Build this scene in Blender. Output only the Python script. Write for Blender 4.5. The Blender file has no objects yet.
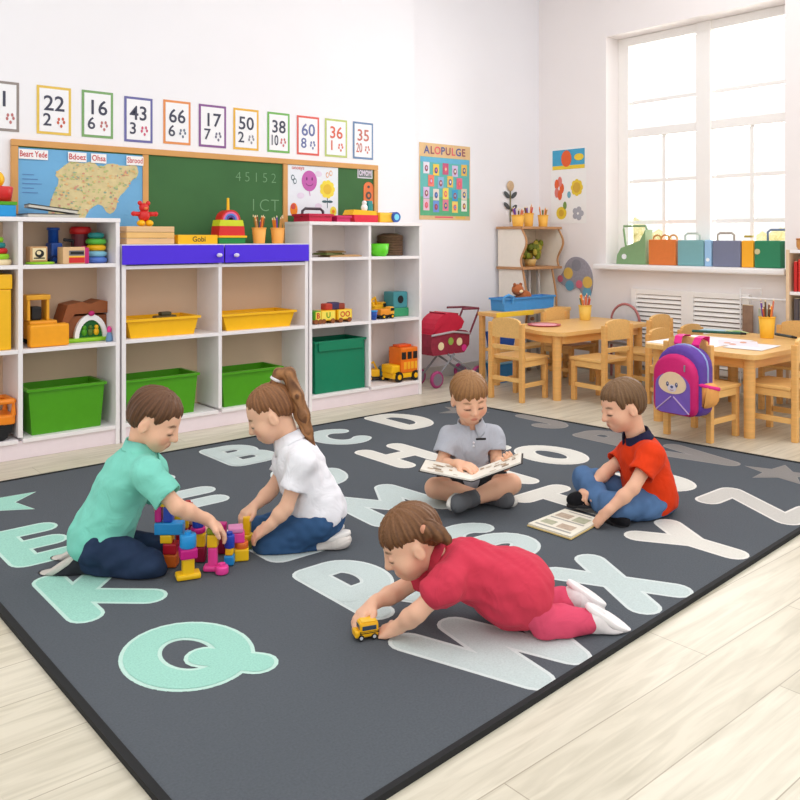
import bpy, bmesh, math, random
import numpy as np
from mathutils import Vector, Matrix
random.seed(5); rng = np.random.default_rng(5)
C = bpy.context.scene.collection
PI = math.pi
# ------------------------------------------------------------------ camera measurements
F = 832.0; TH = math.radians(49.5); HZ = 238.0; HC = 1.1
dv = Vector((math.cos(TH), math.sin(TH), 0)); rv = Vector((math.sin(TH), -math.cos(TH), 0)); zv = Vector((0, 0, 1))
def ray(px, py):
    return dv + rv*((px-400)/F) + zv*((HZ-py)/F)
def at(px, py, dep):
    v = ray(px, py)*dep; v.z += HC; return v
def fl(px, py, z=0.0):
    a = ray(px, py); t = (z-HC)/a.z; v = a*t; v.z = z; return v
def onY(px, py, Y):
    a = ray(px, py); t = Y/a.y; v = a*t; v.z += HC; return v
def onX(px, py, X):
    a = ray(px, py); t = X/a.x; v = a*t; v.z += HC; return v
def lin(c):
    c = c/255.0
    return c/12.92 if c <= 0.04045 else ((c+0.055)/1.055)**2.4
def col(rgb): return (lin(rgb[0]), lin(rgb[1]), lin(rgb[2]), 1)
# ------------------------------------------------------------------ materials
_m = {}
def mat(rgb, rough=0.5, var=0.06, scale=30, bump=0.0, spec=0.4, stretch=None, key=None, emis=0):
    k = key or (tuple(rgb), rough, var, scale, bump, spec, stretch)
    if k in _m: return _m[k]
    m = bpy.data.materials.new('m_%d_%d_%d' % tuple(int(x) for x in rgb)); m.use_nodes = True
    nt = m.node_tree; b = nt.nodes['Principled BSDF']
    b.inputs['Roughness'].default_value = rough
    b.inputs['Specular IOR Level'].default_value = spec
    tc = nt.nodes.new('ShaderNodeTexCoord'); no = nt.nodes.new('ShaderNodeTexNoise')
    no.inputs['Scale'].default_value = scale; no.inputs['Detail'].default_value = 4
    if stretch:
        mp = nt.nodes.new('ShaderNodeMapping'); mp.inputs['Scale'].default_value = stretch
        nt.links.new(tc.outputs['Object'], mp.inputs['Vector']); nt.links.new(mp.outputs['Vector'], no.inputs['Vector'])
    else: nt.links.new(tc.outputs['Object'], no.inputs['Vector'])
    mx = nt.nodes.new('ShaderNodeMix'); mx.data_type = 'RGBA'
    c = col(rgb)
    mx.inputs[6].default_value = tuple(x*(1-var*1.5) for x in c[:3])+(1,)
    mx.inputs[7].default_value = tuple(min(1, x*(1+var*1.5)) for x in c[:3])+(1,)
    nt.links.new(no.outputs['Fac'], mx.inputs[0]); nt.links.new(mx.outputs[2], b.inputs['Base Color'])
    if bump:
        bp = nt.nodes.new('ShaderNodeBump'); bp.inputs['Strength'].default_value = bump; bp.inputs['Distance'].default_value = 0.003
        nt.links.new(no.outputs['Fac'], bp.inputs['Height']); nt.links.new(bp.outputs['Normal'], b.inputs['Normal'])
    _m[k] = m
    return m
def vcol_mat(name, rough, bump=0.0, scale=120, sss=0.0, var=0.0, spec=0.4):
    m = bpy.data.materials.new(name); m.use_nodes = True
    nt = m.node_tree; b = nt.nodes['Principled BSDF']; b.inputs['Roughness'].default_value = rough
    b.inputs['Specular IOR Level'].default_value = spec
    a = nt.nodes.new('ShaderNodeAttribute'); a.attribute_name = 'Col'
    tc = nt.nodes.new('ShaderNodeTexCoord'); no = nt.nodes.new('ShaderNodeTexNoise')
    no.inputs['Scale'].default_value = scale; no.inputs['Detail'].default_value = 3
    nt.links.new(tc.outputs['Object'], no.inputs['Vector'])
    mr = nt.nodes.new('ShaderNodeMapRange'); mr.inputs[3].default_value = 1-var; mr.inputs[4].default_value = 1+var
    nt.links.new(no.outputs['Fac'], mr.inputs[0])
    mu = nt.nodes.new('ShaderNodeVectorMath'); mu.operation = 'SCALE'
    nt.links.new(a.outputs['Color'], mu.inputs[0]); nt.links.new(mr.outputs[0], mu.inputs['Scale'])
    nt.links.new(mu.outputs[0], b.inputs['Base Color'])
    if sss:
        b.inputs['Subsurface Weight'].default_value = sss; b.inputs['Subsurface Scale'].default_value = 0.008
        b.inputs['Subsurface Radius'].default_value = (1, .35, .2)
    if bump:
        bp = nt.nodes.new('ShaderNodeBump'); bp.inputs['Strength'].default_value = bump; bp.inputs['Distance'].default_value = 0.002
        nt.links.new(no.outputs['Fac'], bp.inputs['Height']); nt.links.new(bp.outputs['Normal'], b.inputs['Normal'])
    return m
WHITE = mat((243, 238, 240), .45, .02); OFFW = mat((248, 246, 247), .6, .015, 8)
WOOD = mat((236, 180, 106), .42, .13, 6, .05, .4, (1, 1, 14)); WOODX = mat((242, 190, 118), .4, .13, 6, .05, .4, (1.5, 14, 14))
WOODD = mat((176, 118, 68), .45, .12, 8, .05)
YEL = mat((250, 190, 20), .35, .04); ORG = mat((245, 140, 30), .35, .04); RED = mat((214, 40, 40), .35, .05)
GRN = mat((78, 158, 22), .35, .04); DGRN = mat((10, 128, 92), .4, .04); BLU = mat((30, 80, 170), .35, .04)
CYA = mat((30, 150, 215), .35, .04); PNK = mat((232, 60, 150), .35, .04); MAG = mat((190, 25, 110), .4, .05)
LIME = mat((150, 210, 40), .35, .04); TEAL = mat((40, 140, 140), .4, .04); BLK = mat((24, 24, 27), .5, .05)
GREY = mat((140, 142, 148), .35, .04); CREAM = mat((244, 224, 180), .6, .04); BRN = mat((140, 78, 40), .5, .1)
PUR = mat((110, 70, 170), .5, .05); LBLU = mat((130, 190, 230), .45, .04); DRED = mat((150, 24, 34), .4, .05)
# ------------------------------------------------------------------ objects
def setp(o, label=None, cat=None, group=None, kind=None):
    if label: o['label'] = label
    if cat: o['category'] = cat
    if group: o['group'] = group
    if kind: o['kind'] = kind
    return o
def thing(name, label, cat, loc=(0, 0, 0), rotz=0, group=None):
    o = bpy.data.objects.new(name, None); C.objects.link(o); o.empty_display_size = .05
    o.location = loc; o.rotation_euler = (0, 0, rotz)
    return setp(o, label, cat, group)
def part(name, bm, m, parent=None, smooth=False, label=None):
    me = bpy.data.meshes.new(name); bmesh.ops.recalc_face_normals(bm, faces=bm.faces)
    bm.to_mesh(me); bm.free()
    for x in (m if isinstance(m, (list, tuple)) else [m]): me.materials.append(x)
    if smooth: me.polygons.foreach_set('use_smooth', [True]*len(me.polygons))
    o = bpy.data.objects.new(name, me); C.objects.link(o); o.parent = parent
    if label: o['label'] = label
    return o
def flat(name, bm, m, parent=None):        # no normal recalculation: layered decorations
    me = bpy.data.meshes.new(name); bm.to_mesh(me); bm.free()
    for x in (m if isinstance(m, (list, tuple)) else [m]): me.materials.append(x)
    o = bpy.data.objects.new(name, me); C.objects.link(o); o.parent = parent
    return o
def struct(name, bm, m, parent=None):
    o = part(name, bm, m, parent)
    if parent is None: o['kind'] = 'structure'
    return o
def dup(root, loc=None, rotz=None, label=None, group=None):
    q = root.copy(); C.objects.link(q)
    if loc is not None: q.location = loc
    if rotz is not None: q.rotation_euler = (0, 0, rotz)
    if label: q['label'] = label
    if group: q['group'] = group
    for ch in list(root.children):
        c = ch.copy(); C.objects.link(c); c.parent = q
        for g in list(ch.children):
            e = g.copy(); C.objects.link(e); e.parent = c
    return q
B = bmesh.new
def box(bm, c, s, bev=0, M=None, mi=0, seg=2):
    r = bmesh.ops.create_cube(bm, size=1)
    vs = r['verts']
    for v in vs: v.co = Vector((v.co.x*s[0], v.co.y*s[1], v.co.z*s[2]))
    if bev:
        es = list({e for v in vs for e in v.link_edges})
        rr = bmesh.ops.bevel(bm, geom=es, offset=min(bev, min(s)*.45), segments=seg, affect='EDGES', profile=.6)
        fs = set(rr['faces']); vs = list({v for f in rr['faces'] for v in f.verts} | {v for v in vs if v.is_valid})
    X = Matrix.Translation(c) @ (M.to_4x4() if M else Matrix.Identity(4))
    vs = [v for v in vs if v.is_valid]
    for v in vs: v.co = X @ v.co
    if mi:
        for f in {f for v in vs for f in v.link_faces}: f.material_index = mi
    return bm
def bx(bm, x0, y0, z0, x1, y1, z1, bev=0, mi=0):
    return box(bm, ((x0+x1)/2, (y0+y1)/2, (z0+z1)/2), (abs(x1-x0), abs(y1-y0), abs(z1-z0)), bev, None, mi)
def ring_mesh(bm, rings, cap=True, mi=0, closed=False):
    vr = [[bm.verts.new(p) for p in r] for r in rings]; n = len(vr[0]); fs = []
    seq = list(zip(vr, vr[1:])) + ([(vr[-1], vr[0])] if closed else [])
    for a, b in seq:
        for i in range(n): fs.append(bm.faces.new((a[i], a[(i+1) % n], b[(i+1) % n], b[i])))
    if cap and not closed:
        fs.append(bm.faces.new(vr[0][::-1])); fs.append(bm.faces.new(vr[-1]))
    for f in fs: f.material_index = mi
    return bm
def tube(bm, pts, r, n=10, mi=0, closed=False):
    pts = [Vector(p) for p in pts]; N = len(pts); rings = []
    rs = r if isinstance(r, (list, tuple)) else [r]*N
    up = None
    for i, p in enumerate(pts):
        a = pts[i-1] if (i or closed) else pts[i]; b = pts[(i+1) % N] if (i < N-1 or closed) else pts[i]
        t = (b-a).normalized()
        if up is None:
            up = Vector((0, 0, 1)) if abs(t.z) < .9 else Vector((1, 0, 0))
        s = t.cross(up).normalized(); up = s.cross(t).normalized()
        rings.append([p + (s*math.cos(2*PI*k/n) + up*math.sin(2*PI*k/n))*rs[i] for k in range(n)])
    return ring_mesh(bm, rings, True, mi, closed)
def cyl(bm, p0, p1, r0, r1=None, n=20, mi=0): return tube(bm, [p0, p1], [r0, r0 if r1 is None else r1], n, mi)
def lathe(bm, prof, c=(0, 0, 0), n=24, mi=0, sx=1, sy=1):
    c = Vector(c)
    return ring_mesh(bm, [[c+Vector((r*sx*math.cos(2*PI*k/n), r*sy*math.sin(2*PI*k/n), z)) for k in range(n)] for r, z in prof], True, mi)
def sph(bm, c, r, mi=0, M=None, u=16, v=10):
    r = (r, r, r) if not isinstance(r, (tuple, list)) else r
    q = bmesh.ops.create_uvsphere(bm, u_segments=u, v_segments=v, radius=1)
    X = Matrix.Translation(c) @ (M.to_4x4() if M else Matrix.Identity(4)) @ Matrix.Diagonal((*r, 1))
    for w in q['verts']: w.co = X @ w.co
    for f in {f for w in q['verts'] for f in w.link_faces}: f.material_index = mi; f.smooth = True
    return bm
def prism(bm, pts, y0, y1, mi=0, ax='y', off=(0, 0, 0)):      # outline in x,z pushed along y (or ax)
    o = Vector(off)
    def g(a, b, t): return o+Vector({'y': (a, t, b), 'x': (t, a, b), 'z': (a, b, t)}[ax])
    return ring_mesh(bm, [[g(a, b, y0) for a, b in pts], [g(a, b, y1) for a, b in pts]], True, mi)
# flat decoration: x right, z up, facing -y; lay = layer number
LAY = .0012
def fpoly(bm, pts, lay, mi):
    f = bm.faces.new([bm.verts.new((x, -lay*LAY, z)) for x, z in pts]); f.material_index = mi; return bm
def frect(bm, x0, z0, x1, z1, lay, mi): return fpoly(bm, [(x0, z0), (x1, z0), (x1, z1), (x0, z1)], lay, mi)
def fdisc(bm, x, z, rx, rz, lay, mi, n=18, a0=0, a1=2*PI):
    full = abs(a1-a0-2*PI) < 1e-6
    return fpoly(bm, [(x+rx*math.cos(a0+(a1-a0)*k/(n if full else n-1)), z+rz*math.sin(a0+(a1-a0)*k/(n if full else n-1))) for k in range(n)], lay, mi)
def fline(bm, pts, w, lay, mi):
    for (x0, z0), (x1, z1) in zip(pts, pts[1:]):
        d = Vector((x1-x0, z1-z0)); 
        if d.length < 1e-6: continue
        d.normalize(); nx, nz = -d.y*w/2, d.x*w/2
        fpoly(bm, [(x0-nx, z0-nz), (x1-nx, z1-nz), (x1+nx, z1+nz), (x0+nx, z0+nz)], lay, mi)
    return bm
_tc = {}
def ftext(bm, s, x, z, size, lay, mi, bold=.0, wmax=None, M=None):
    k = (s, bold)
    if k not in _tc:
        cu = bpy.data.curves.new('t', 'FONT'); cu.body = s; cu.align_x = 'CENTER'; cu.align_y = 'CENTER'; cu.size = 1; cu.offset = bold; cu.resolution_u = 3
        ob = bpy.data.objects.new('t', cu); C.objects.link(ob)
        dg = bpy.context.evaluated_depsgraph_get(); me = bpy.data.meshes.new_from_object(ob.evaluated_get(dg))
        _tc[k] = ([tuple(v.co) for v in me.vertices], [tuple(p.vertices) for p in me.polygons])
        bpy.data.objects.remove(ob); bpy.data.curves.remove(cu); bpy.data.meshes.remove(me)
    vs, fs = _tc[k]
    w = max(v[0] for v in vs)-min(v[0] for v in vs) if vs else 1
    sx = size if not wmax else min(size, wmax/max(w, 1e-6))
    nv = []
    for v in vs:
        p = Vector((x+v[0]*sx, -lay*LAY, z+v[1]*size))
        nv.append(bm.verts.new(M @ p if M else p))
    for f in fs:
        try: bm.faces.new([nv[i] for i in f]).material_index = mi
        except ValueError: pass
    return bm
# ------------------------------------------------------------------ signed-distance sculpting (smooth unions, then surface nets)
class Sculpt:
    def __init__(s, h=.004): s.h = h; s.pr = []; s.post = []; s.floor = None
    def cap(s, a, b, ra, rb=None, k=.012, cut=None, neg=False, tag=None):
        a, b = np.array(a, float), np.array(b, float); rb = ra if rb is None else rb
        R = max(ra, rb)
        s.pr.append(('c', a, b, ra, rb, np.minimum(a, b)-R, np.maximum(a, b)+R, k, cut, neg)); return s
    def ell(s, c, r, ax=None, k=.012, cut=None, neg=False):
        c = np.array(c, float); r = np.array(r if isinstance(r, (tuple, list)) else (r, r, r), float)
        ax = np.eye(3) if ax is None else np.array([list(v) for v in ax], float)     # rows: local axes
        ext = np.sqrt(((ax.T*r)**2).sum(1))
        s.pr.append(('e', c, r, ax, 0, c-ext, c+ext, k, cut, neg)); return s
    def field(s):
        h = s.h; pos = [p for p in s.pr if not p[9]]
        pad = 4*h+.006
        lo = np.min([p[5] for p in pos], 0)-pad; hi = np.max([p[6] for p in pos], 0)+pad
        n = np.ceil((hi-lo)/h).astype(int)+1
        f = np.full(n, .2, np.float32); A = [(lo[i]+h*np.arange(n[i])).astype(np.float32) for i in range(3)]
        for p in s.pr:
            k = p[7]; mg = k+3*h
            i0 = np.maximum(0, np.floor((p[5]-mg-lo)/h).astype(int)); i1 = np.minimum(n, np.ceil((p[6]+mg-lo)/h).astype(int)+1)
            if (i1 <= i0).any(): continue
            X = A[0][i0[0]:i1[0]][:, None, None]; Y = A[1][i0[1]:i1[1]][None, :, None]; Z = A[2][i0[2]:i1[2]][None, None, :]
            if p[0] == 'c':
                a, b, ra, rb = p[1:5]; ba = b-a; L = max(float(ba@ba), 1e-12)
                t = np.clip(((X-a[0])*ba[0]+(Y-a[1])*ba[1]+(Z-a[2])*ba[2])/L, 0, 1)
                d = np.sqrt((X-a[0]-t*ba[0])**2+(Y-a[1]-t*ba[1])**2+(Z-a[2]-t*ba[2])**2)-(ra+(rb-ra)*t)
            else:
                c, r, ax = p[1:4]
                q = [((X-c[0])*ax[i][0]+(Y-c[1])*ax[i][1]+(Z-c[2])*ax[i][2]) for i in range(3)]
                k0 = np.sqrt(sum((q[i]/r[i])**2 for i in range(3))); k1 = np.sqrt(sum((q[i]/r[i]**2)**2 for i in range(3)))
                d = k0*(k0-1)/np.maximum(k1, 1e-6)
            if p[8] is not None:
                for (cp, cn) in p[8]:
                    d = np.maximum(d, (X-cp[0])*cn[0]+(Y-cp[1])*cn[1]+(Z-cp[2])*cn[2])
            sl = f[i0[0]:i1[0], i0[1]:i1[1], i0[2]:i1[2]]
            if p[9]:
                d = -d; hh = np.maximum(k-np.abs(sl-d), 0)/max(k, 1e-6); sl[...] = np.maximum(sl, d)+hh*hh*k*.25
            else:
                hh = np.maximum(k-np.abs(sl-d), 0)/max(k, 1e-6); sl[...] = np.minimum(sl, d)-hh*hh*k*.25
        if s.post:
            m = np.nonzero(np.abs(f) < .03)
            P = np.stack([A[i][m[i]] for i in range(3)], 1); v = f[m]
            for fn in s.post: v = fn(P, v)
            f[m] = v
        if s.floor is not None: f = np.maximum(f, (s.floor-A[2])[None, None, :].astype(np.float32))
        return f, lo
    def mesh(s, smooth=1):
        f, lo = s.field(); h = s.h
        g = f < 0
        cnt = sum(g[i:g.shape[0]-1+i, j:g.shape[1]-1+j, k:g.shape[2]-1+k].astype(np.int8) for i in (0, 1) for j in (0, 1) for k in (0, 1))
        act = np.nonzero((cnt > 0) & (cnt < 8))
        N = len(act[0]); ids = np.full(cnt.shape, -1, np.int32); ids[act] = np.arange(N)
        acc = np.zeros((N, 3)); num = np.zeros(N)
        cs = [(i, j, k) for i in (0, 1) for j in (0, 1) for k in (0, 1)]
        val = {c: f[act[0]+c[0], act[1]+c[1], act[2]+c[2]].astype(float) for c in cs}
        for c in cs:
            for ax in range(3):
                if c[ax] == 0:
                    e = list(c); e[ax] = 1; a, b = val[c], val[tuple(e)]
                    x = (a < 0) != (b < 0); t = np.where(x, a/np.where(x, a-b, 1), 0)
                    p = np.zeros((N, 3)); p[:] = c; p[:, ax] += t
                    acc += p*x[:, None]; num += x
        V = (np.stack(act, 1)+acc/num[:, None])*h+lo
        Q = []
        for ax in range(3):
            o = [i for i in range(3) if i != ax]
            a = [slice(None)]*3; b = [slice(None)]*3; a[ax] = slice(0, -1); b[ax] = slice(1, None)
            d = g[tuple(a)] != g[tuple(b)]
            e = np.nonzero(d); ins = g[tuple(a)][e]
            ok = (e[o[0]] > 0) & (e[o[1]] > 0) & (e[o[0]] < cnt.shape[o[0]]) & (e[o[1]] < cnt.shape[o[1]])
            e = [x[ok] for x in e]; ins = ins[ok]
            def cid(du, dv):
                q = [x.copy() for x in e]; q[o[0]] -= du; q[o[1]] -= dv
                return ids[tuple(q)]
            q = np.stack([cid(1, 1), cid(0, 1), cid(0, 0), cid(1, 0)], 1)
            flip = ins if ax != 1 else ~ins
            q[~flip] = q[~flip][:, ::-1]
            Q.append(q)
        Q = np.concatenate(Q)
        for _ in range(smooth):
            S = np.zeros_like(V); n = np.zeros(N)
            for i in range(4):
                np.add.at(S, Q[:, i], V[Q[:, (i+1) % 4]]+V[Q[:, (i-1) % 4]]); np.add.at(n, Q[:, i], 2)
            V = V*.5+.5*S/np.maximum(n, 1)[:, None]
        return V, Q
    def build(s, name, m, parent, colf=None, smooth=1, base=None, label=None):
        if base is not None: s.floor = RUGZ+.003
        V, Q = s.mesh(smooth)
        W = V-np.array(base) if base is not None else V
        me = bpy.data.meshes.new(name); me.vertices.add(len(V)); me.vertices.foreach_set('co', W.ravel().astype(np.float32))
        me.loops.add(Q.size); me.loops.foreach_set('vertex_index', Q.ravel().astype(np.int32))
        me.polygons.add(len(Q)); me.polygons.foreach_set('loop_start', np.arange(0, Q.size, 4, dtype=np.int32))
        try: me.polygons.foreach_set('loop_total', np.full(len(Q), 4, np.int32))
        except Exception: pass
        me.polygons.foreach_set('use_smooth', np.ones(len(Q), bool))
        me.update(calc_edges=True); me.validate()
        me.materials.append(m)
        if colf is not None:
            a = me.color_attributes.new('Col', 'FLOAT_COLOR', 'POINT'); cc = np.ones((len(V), 4), np.float32); cc[:, :3] = colf(V)
            a.data.foreach_set('color', cc.ravel())
        o = bpy.data.objects.new(name, me); C.objects.link(o); o.parent = parent
        if label: o['label'] = label
        return o
# ================================================================== ROOM
YA = 4.8; YB = 4.675; XB = onY(539, 238, YA).x; ZC = 3.6
XP = onY(414, 238, YB).x
def floor_mat():
    m = bpy.data.materials.new('pale_wood_floor'); m.use_nodes = True; nt = m.node_tree; b = nt.nodes['Principled BSDF']
    b.inputs['Roughness'].default_value = .38
    tc = nt.nodes.new('ShaderNodeTexCoord')
    br = nt.nodes.new('ShaderNodeTexBrick'); br.offset = .37; br.inputs['Scale'].default_value = 1
    br.inputs['Brick Width'].default_value = 1.25; br.inputs['Row Height'].default_value = .19; br.inputs['Mortar Size'].default_value = .0015
    br.inputs['Color1'].default_value = col((222, 216, 200)); br.inputs['Color2'].default_value = col((208, 201, 183)); br.inputs['Mortar'].default_value = col((176, 166, 148))
    nt.links.new(tc.outputs['Object'], br.inputs['Vector'])
    mp = nt.nodes.new('ShaderNodeMapping'); mp.inputs['Scale'].default_value = (1.2, 13, 1); nt.links.new(tc.outputs['Object'], mp.inputs['Vector'])
    no = nt.nodes.new('ShaderNodeTexNoise'); no.inputs['Scale'].default_value = 2.2; no.inputs['Detail'].default_value = 6; no.inputs['Distortion'].default_value = 1.2
    nt.links.new(mp.outputs['Vector'], no.inputs['Vector'])
    cr = nt.nodes.new('ShaderNodeValToRGB'); cr.color_ramp.elements[0].position = .3; cr.color_ramp.elements[0].color = (.76, .74, .68, 1)
    cr.color_ramp.elements[1].position = .62; cr.color_ramp.elements[1].color = (1.04, 1.03, 1.0, 1)
    nt.links.new(no.outputs['Fac'], cr.inputs[0])
    mx = nt.nodes.new('ShaderNodeMix'); mx.data_type = 'RGBA'; mx.blend_type = 'MULTIPLY'; mx.inputs[0].default_value = .8
    nt.links.new(br.outputs['Color'], mx.inputs[6]); nt.links.new(cr.outputs[0], mx.inputs[7]); nt.links.new(mx.outputs[2], b.inputs['Base Color'])
    return m
WALL = mat((244, 243, 248), .7, .012, 3); WALLR = mat((247, 241, 240), .7, .012, 3)
struct('floor', bx(B(), -2.5, -1.5, -.1, XB+.25, YA+.1, 0), floor_mat())
struct('wall_back', bx(B(), XP-.3, YA, 0, XB+.3, YA+.1, ZC), WALL)
struct('wall_left', bx(B(), -2.5, YB, 0, XP, YA+.1, ZC), WALL)
struct('ceiling', bx(B(), -2.5, -1.5, ZC, XB+.3, YA+.1, ZC+.1), WALL)
# right wall with a deep window recess
wy1 = onX(606, 125, XB).y; wy0 = onX(785, 125, XB).y; wz0 = onX(596, 265, XB).z-.01; wz1 = 2.75
bm = B()
bx(bm, XB, -1.5, 0, XB+.3, wy0, ZC); bx(bm, XB, wy1, 0, XB+.3, YA+.05, ZC)
bx(bm, XB, wy0, 0, XB+.3, wy1, wz0); bx(bm, XB, wy0, wz1, XB+.3, wy1, ZC)
struct('wall_right', bm, WALLR)
bm = B(); bx(bm, XB-.10, wy0-.04, wz0-.02, XB+.29, wy1+.06, wz0+.022, .012)
struct('trim_1', bm, OFFW)['label'] = 'white window sill'
struct('baseboard_back', bx(B(), XP, YA-.015, 0, XB, YA, .09, .004), mat((205, 203, 200), .5, .04))
struct('baseboard_right', bx(B(), XB-.015, 2.56, 0, XB, YA-.016, .09, .004), mat((215, 212, 208), .5, .04))
# window: frame, mullions, glazing bars, panes
WF = mat((253, 250, 247), .45, .005); XW = XB+.2
def yy(px): return onX(px, 238, XW).y
def zz(px, py): return onX(px, py, XW).z
bm = B(); fo = .05
yl, yr = wy1, wy0; zb = wz0; zt = wz1
bx(bm, XW-.035, yl-.10, zb, XW+.035, yl, zt, .006); bx(bm, XW-.035, yr, zb, XW+.035, yr+.05, zt, .006)
bx(bm, XW-.033, yr+.001, zb+.001, XW+.033, yl-.001, zb+.06, .006); bx(bm, XW-.033, yr+.001, zt-.07, XW+.033, yl-.001, zt-.001, .006)
ym = yy(706); bx(bm, XW-.045, ym-.06, zb, XW+.045, ym+.06, zt, .006)
ztr = zz(660, 131); bx(bm, XW-.031, yr+.002, ztr-.035, XW+.031, yl-.002, ztr+.035, .006)
win = struct('window_1', bm, WF); win['label'] = 'tall white casement window flooded with daylight'
bm = B()
for px in (665, 753): y = yy(px); bx(bm, XW-.014, y-.014, zb, XW+.014, y+.014, ztr)
for pz in ((665, 180), (665, 222), (665, 99)):
    z = zz(*pz); bx(bm, XW-.013, yr, z-.014, XW+.013, yl, z+.014)
part('glazing_bar', bm, WF, win)
g = bpy.data.materials.new('window_glass'); g.use_nodes = True; nt = g.node_tree; nt.nodes.clear()
o = nt.nodes.new('ShaderNodeOutputMaterial'); t = nt.nodes.new('ShaderNodeBsdfTransparent'); gl = nt.nodes.new('ShaderNodeBsdfGlossy'); gl.inputs['Roughness'].default_value = .03
ms = nt.nodes.new('ShaderNodeMixShader'); fr = nt.nodes.new('ShaderNodeFresnel'); fr.inputs[0].default_value = 1.45
nt.links.new(fr.outputs[0], ms.inputs[0]); nt.links.new(t.outputs[0], ms.inputs[1]); nt.links.new(gl.outputs[0], ms.inputs[2]); nt.links.new(ms.outputs[0], o.inputs[0])
part('pane', bx(B(), XW-.003, yr+.02, zb+.02, XW+.003, yl-.02, zt-.02), g, win)
# shrubs outside the window, overexposed daylight put into the pale leaf colour
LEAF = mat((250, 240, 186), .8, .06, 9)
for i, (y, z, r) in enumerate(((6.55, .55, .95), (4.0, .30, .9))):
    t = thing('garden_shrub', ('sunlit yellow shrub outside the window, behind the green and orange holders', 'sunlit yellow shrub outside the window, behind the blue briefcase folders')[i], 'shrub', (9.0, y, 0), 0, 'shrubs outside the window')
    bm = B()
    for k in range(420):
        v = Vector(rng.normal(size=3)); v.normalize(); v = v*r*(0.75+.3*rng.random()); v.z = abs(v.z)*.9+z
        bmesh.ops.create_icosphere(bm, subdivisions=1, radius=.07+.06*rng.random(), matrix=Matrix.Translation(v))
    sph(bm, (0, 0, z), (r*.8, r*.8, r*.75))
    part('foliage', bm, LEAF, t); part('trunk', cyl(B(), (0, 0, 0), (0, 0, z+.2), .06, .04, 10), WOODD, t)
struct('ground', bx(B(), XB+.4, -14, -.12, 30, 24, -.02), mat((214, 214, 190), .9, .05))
# ------------------------------------------------------------------ RUG with woven alphabet
RUGZ = .012
QA, QB, QC, QD = Vector((.68, 3.98, 0)), Vector((3.87, 4.0, 0)), Vector((4.13, 1.445, 0)), Vector((.69, 1.235, 0))
def rugmat(rgb, s=150, var=.16, bump=.6):
    m = mat(rgb, .95, var, s, bump, .1); return m
RG = rugmat((90, 95, 101), 170, .13)
MINT = rugmat((160, 212, 197), 210, .16); MINTL = rugmat((196, 228, 217), 210, .08)
PALE = rugmat((197, 210, 209), 210, .12); PALEL = rugmat((214, 223, 222), 210, .07)
WRM = rugmat((222, 220, 212), 210, .08); WRML = rugmat((233, 231, 224), 210, .05)
TAU = rugmat((140, 136, 133), 210, .12); TAUL = rugmat((150, 146, 143), 210, .08)
BEI = rugmat((200, 197, 191), 210, .1); BEIL = rugmat((226, 223, 217), 210, .06)
ctr = (QA+QB+QC+QD)/4
rug = thing('alphabet_rug', 'large charcoal rug woven with pale alphabet letters and stars', 'rug', ctr)
def inset(q, d): return q+(ctr-q).normalized()*d
bm = B(); ring_mesh(bm, [[inset(q, .02)-ctr for q in (QD, QC, QB, QA)], [inset(q, .02)-ctr+Vector((0, 0, RUGZ)) for q in (QD, QC, QB, QA)]])
mats = [RG, MINT, MINTL, PALE, PALEL, WRM, WRML, TAU, TAUL, BEI, BEIL]
def disc2(bm, x, y, r, z, mi, n=16):
    bm.faces.new([bm.verts.new((x+r*math.cos(2*PI*k/n)-ctr.x, y+r*math.sin(2*PI*k/n)-ctr.y, z)) for k in range(n)]).material_index = mi
def strokes(lines, w, mi, cap=.45):
    cnt = 0
    for lay, (dw, m_) in enumerate(((.016, mi+1), (-.006, mi))):
        W = w+dw
        for L in lines:
            for (x0, y0), (x1, y1) in zip(L, L[1:]):
                d = Vector((x1-x0, y1-y0)); d.normalize(); nx, ny = -d.y*W/2, d.x*W/2; cnt += 1; z = RUGZ+.0004+cnt*1.5e-5
                bm.faces.new([bm.verts.new((x-ctr.x, y-ctr.y, z)) for x, y in ((x0-nx, y0-ny), (x1-nx, y1-ny), (x1+nx, y1+ny), (x0+nx, y0+ny))]).material_index = m_
            for x, y in L:
                cnt += 1; z = RUGZ+.0004+cnt*1.5e-5
                disc2(bm, x, y, W/2, z, m_)
def arc(cx, cy, rx, ry, a0, a1, n=18): return [(cx+rx*math.cos(math.radians(a0+(a1-a0)*k/n)), cy+ry*math.sin(math.radians(a0+(a1-a0)*k/n))) for k in range(n+1)]
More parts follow.
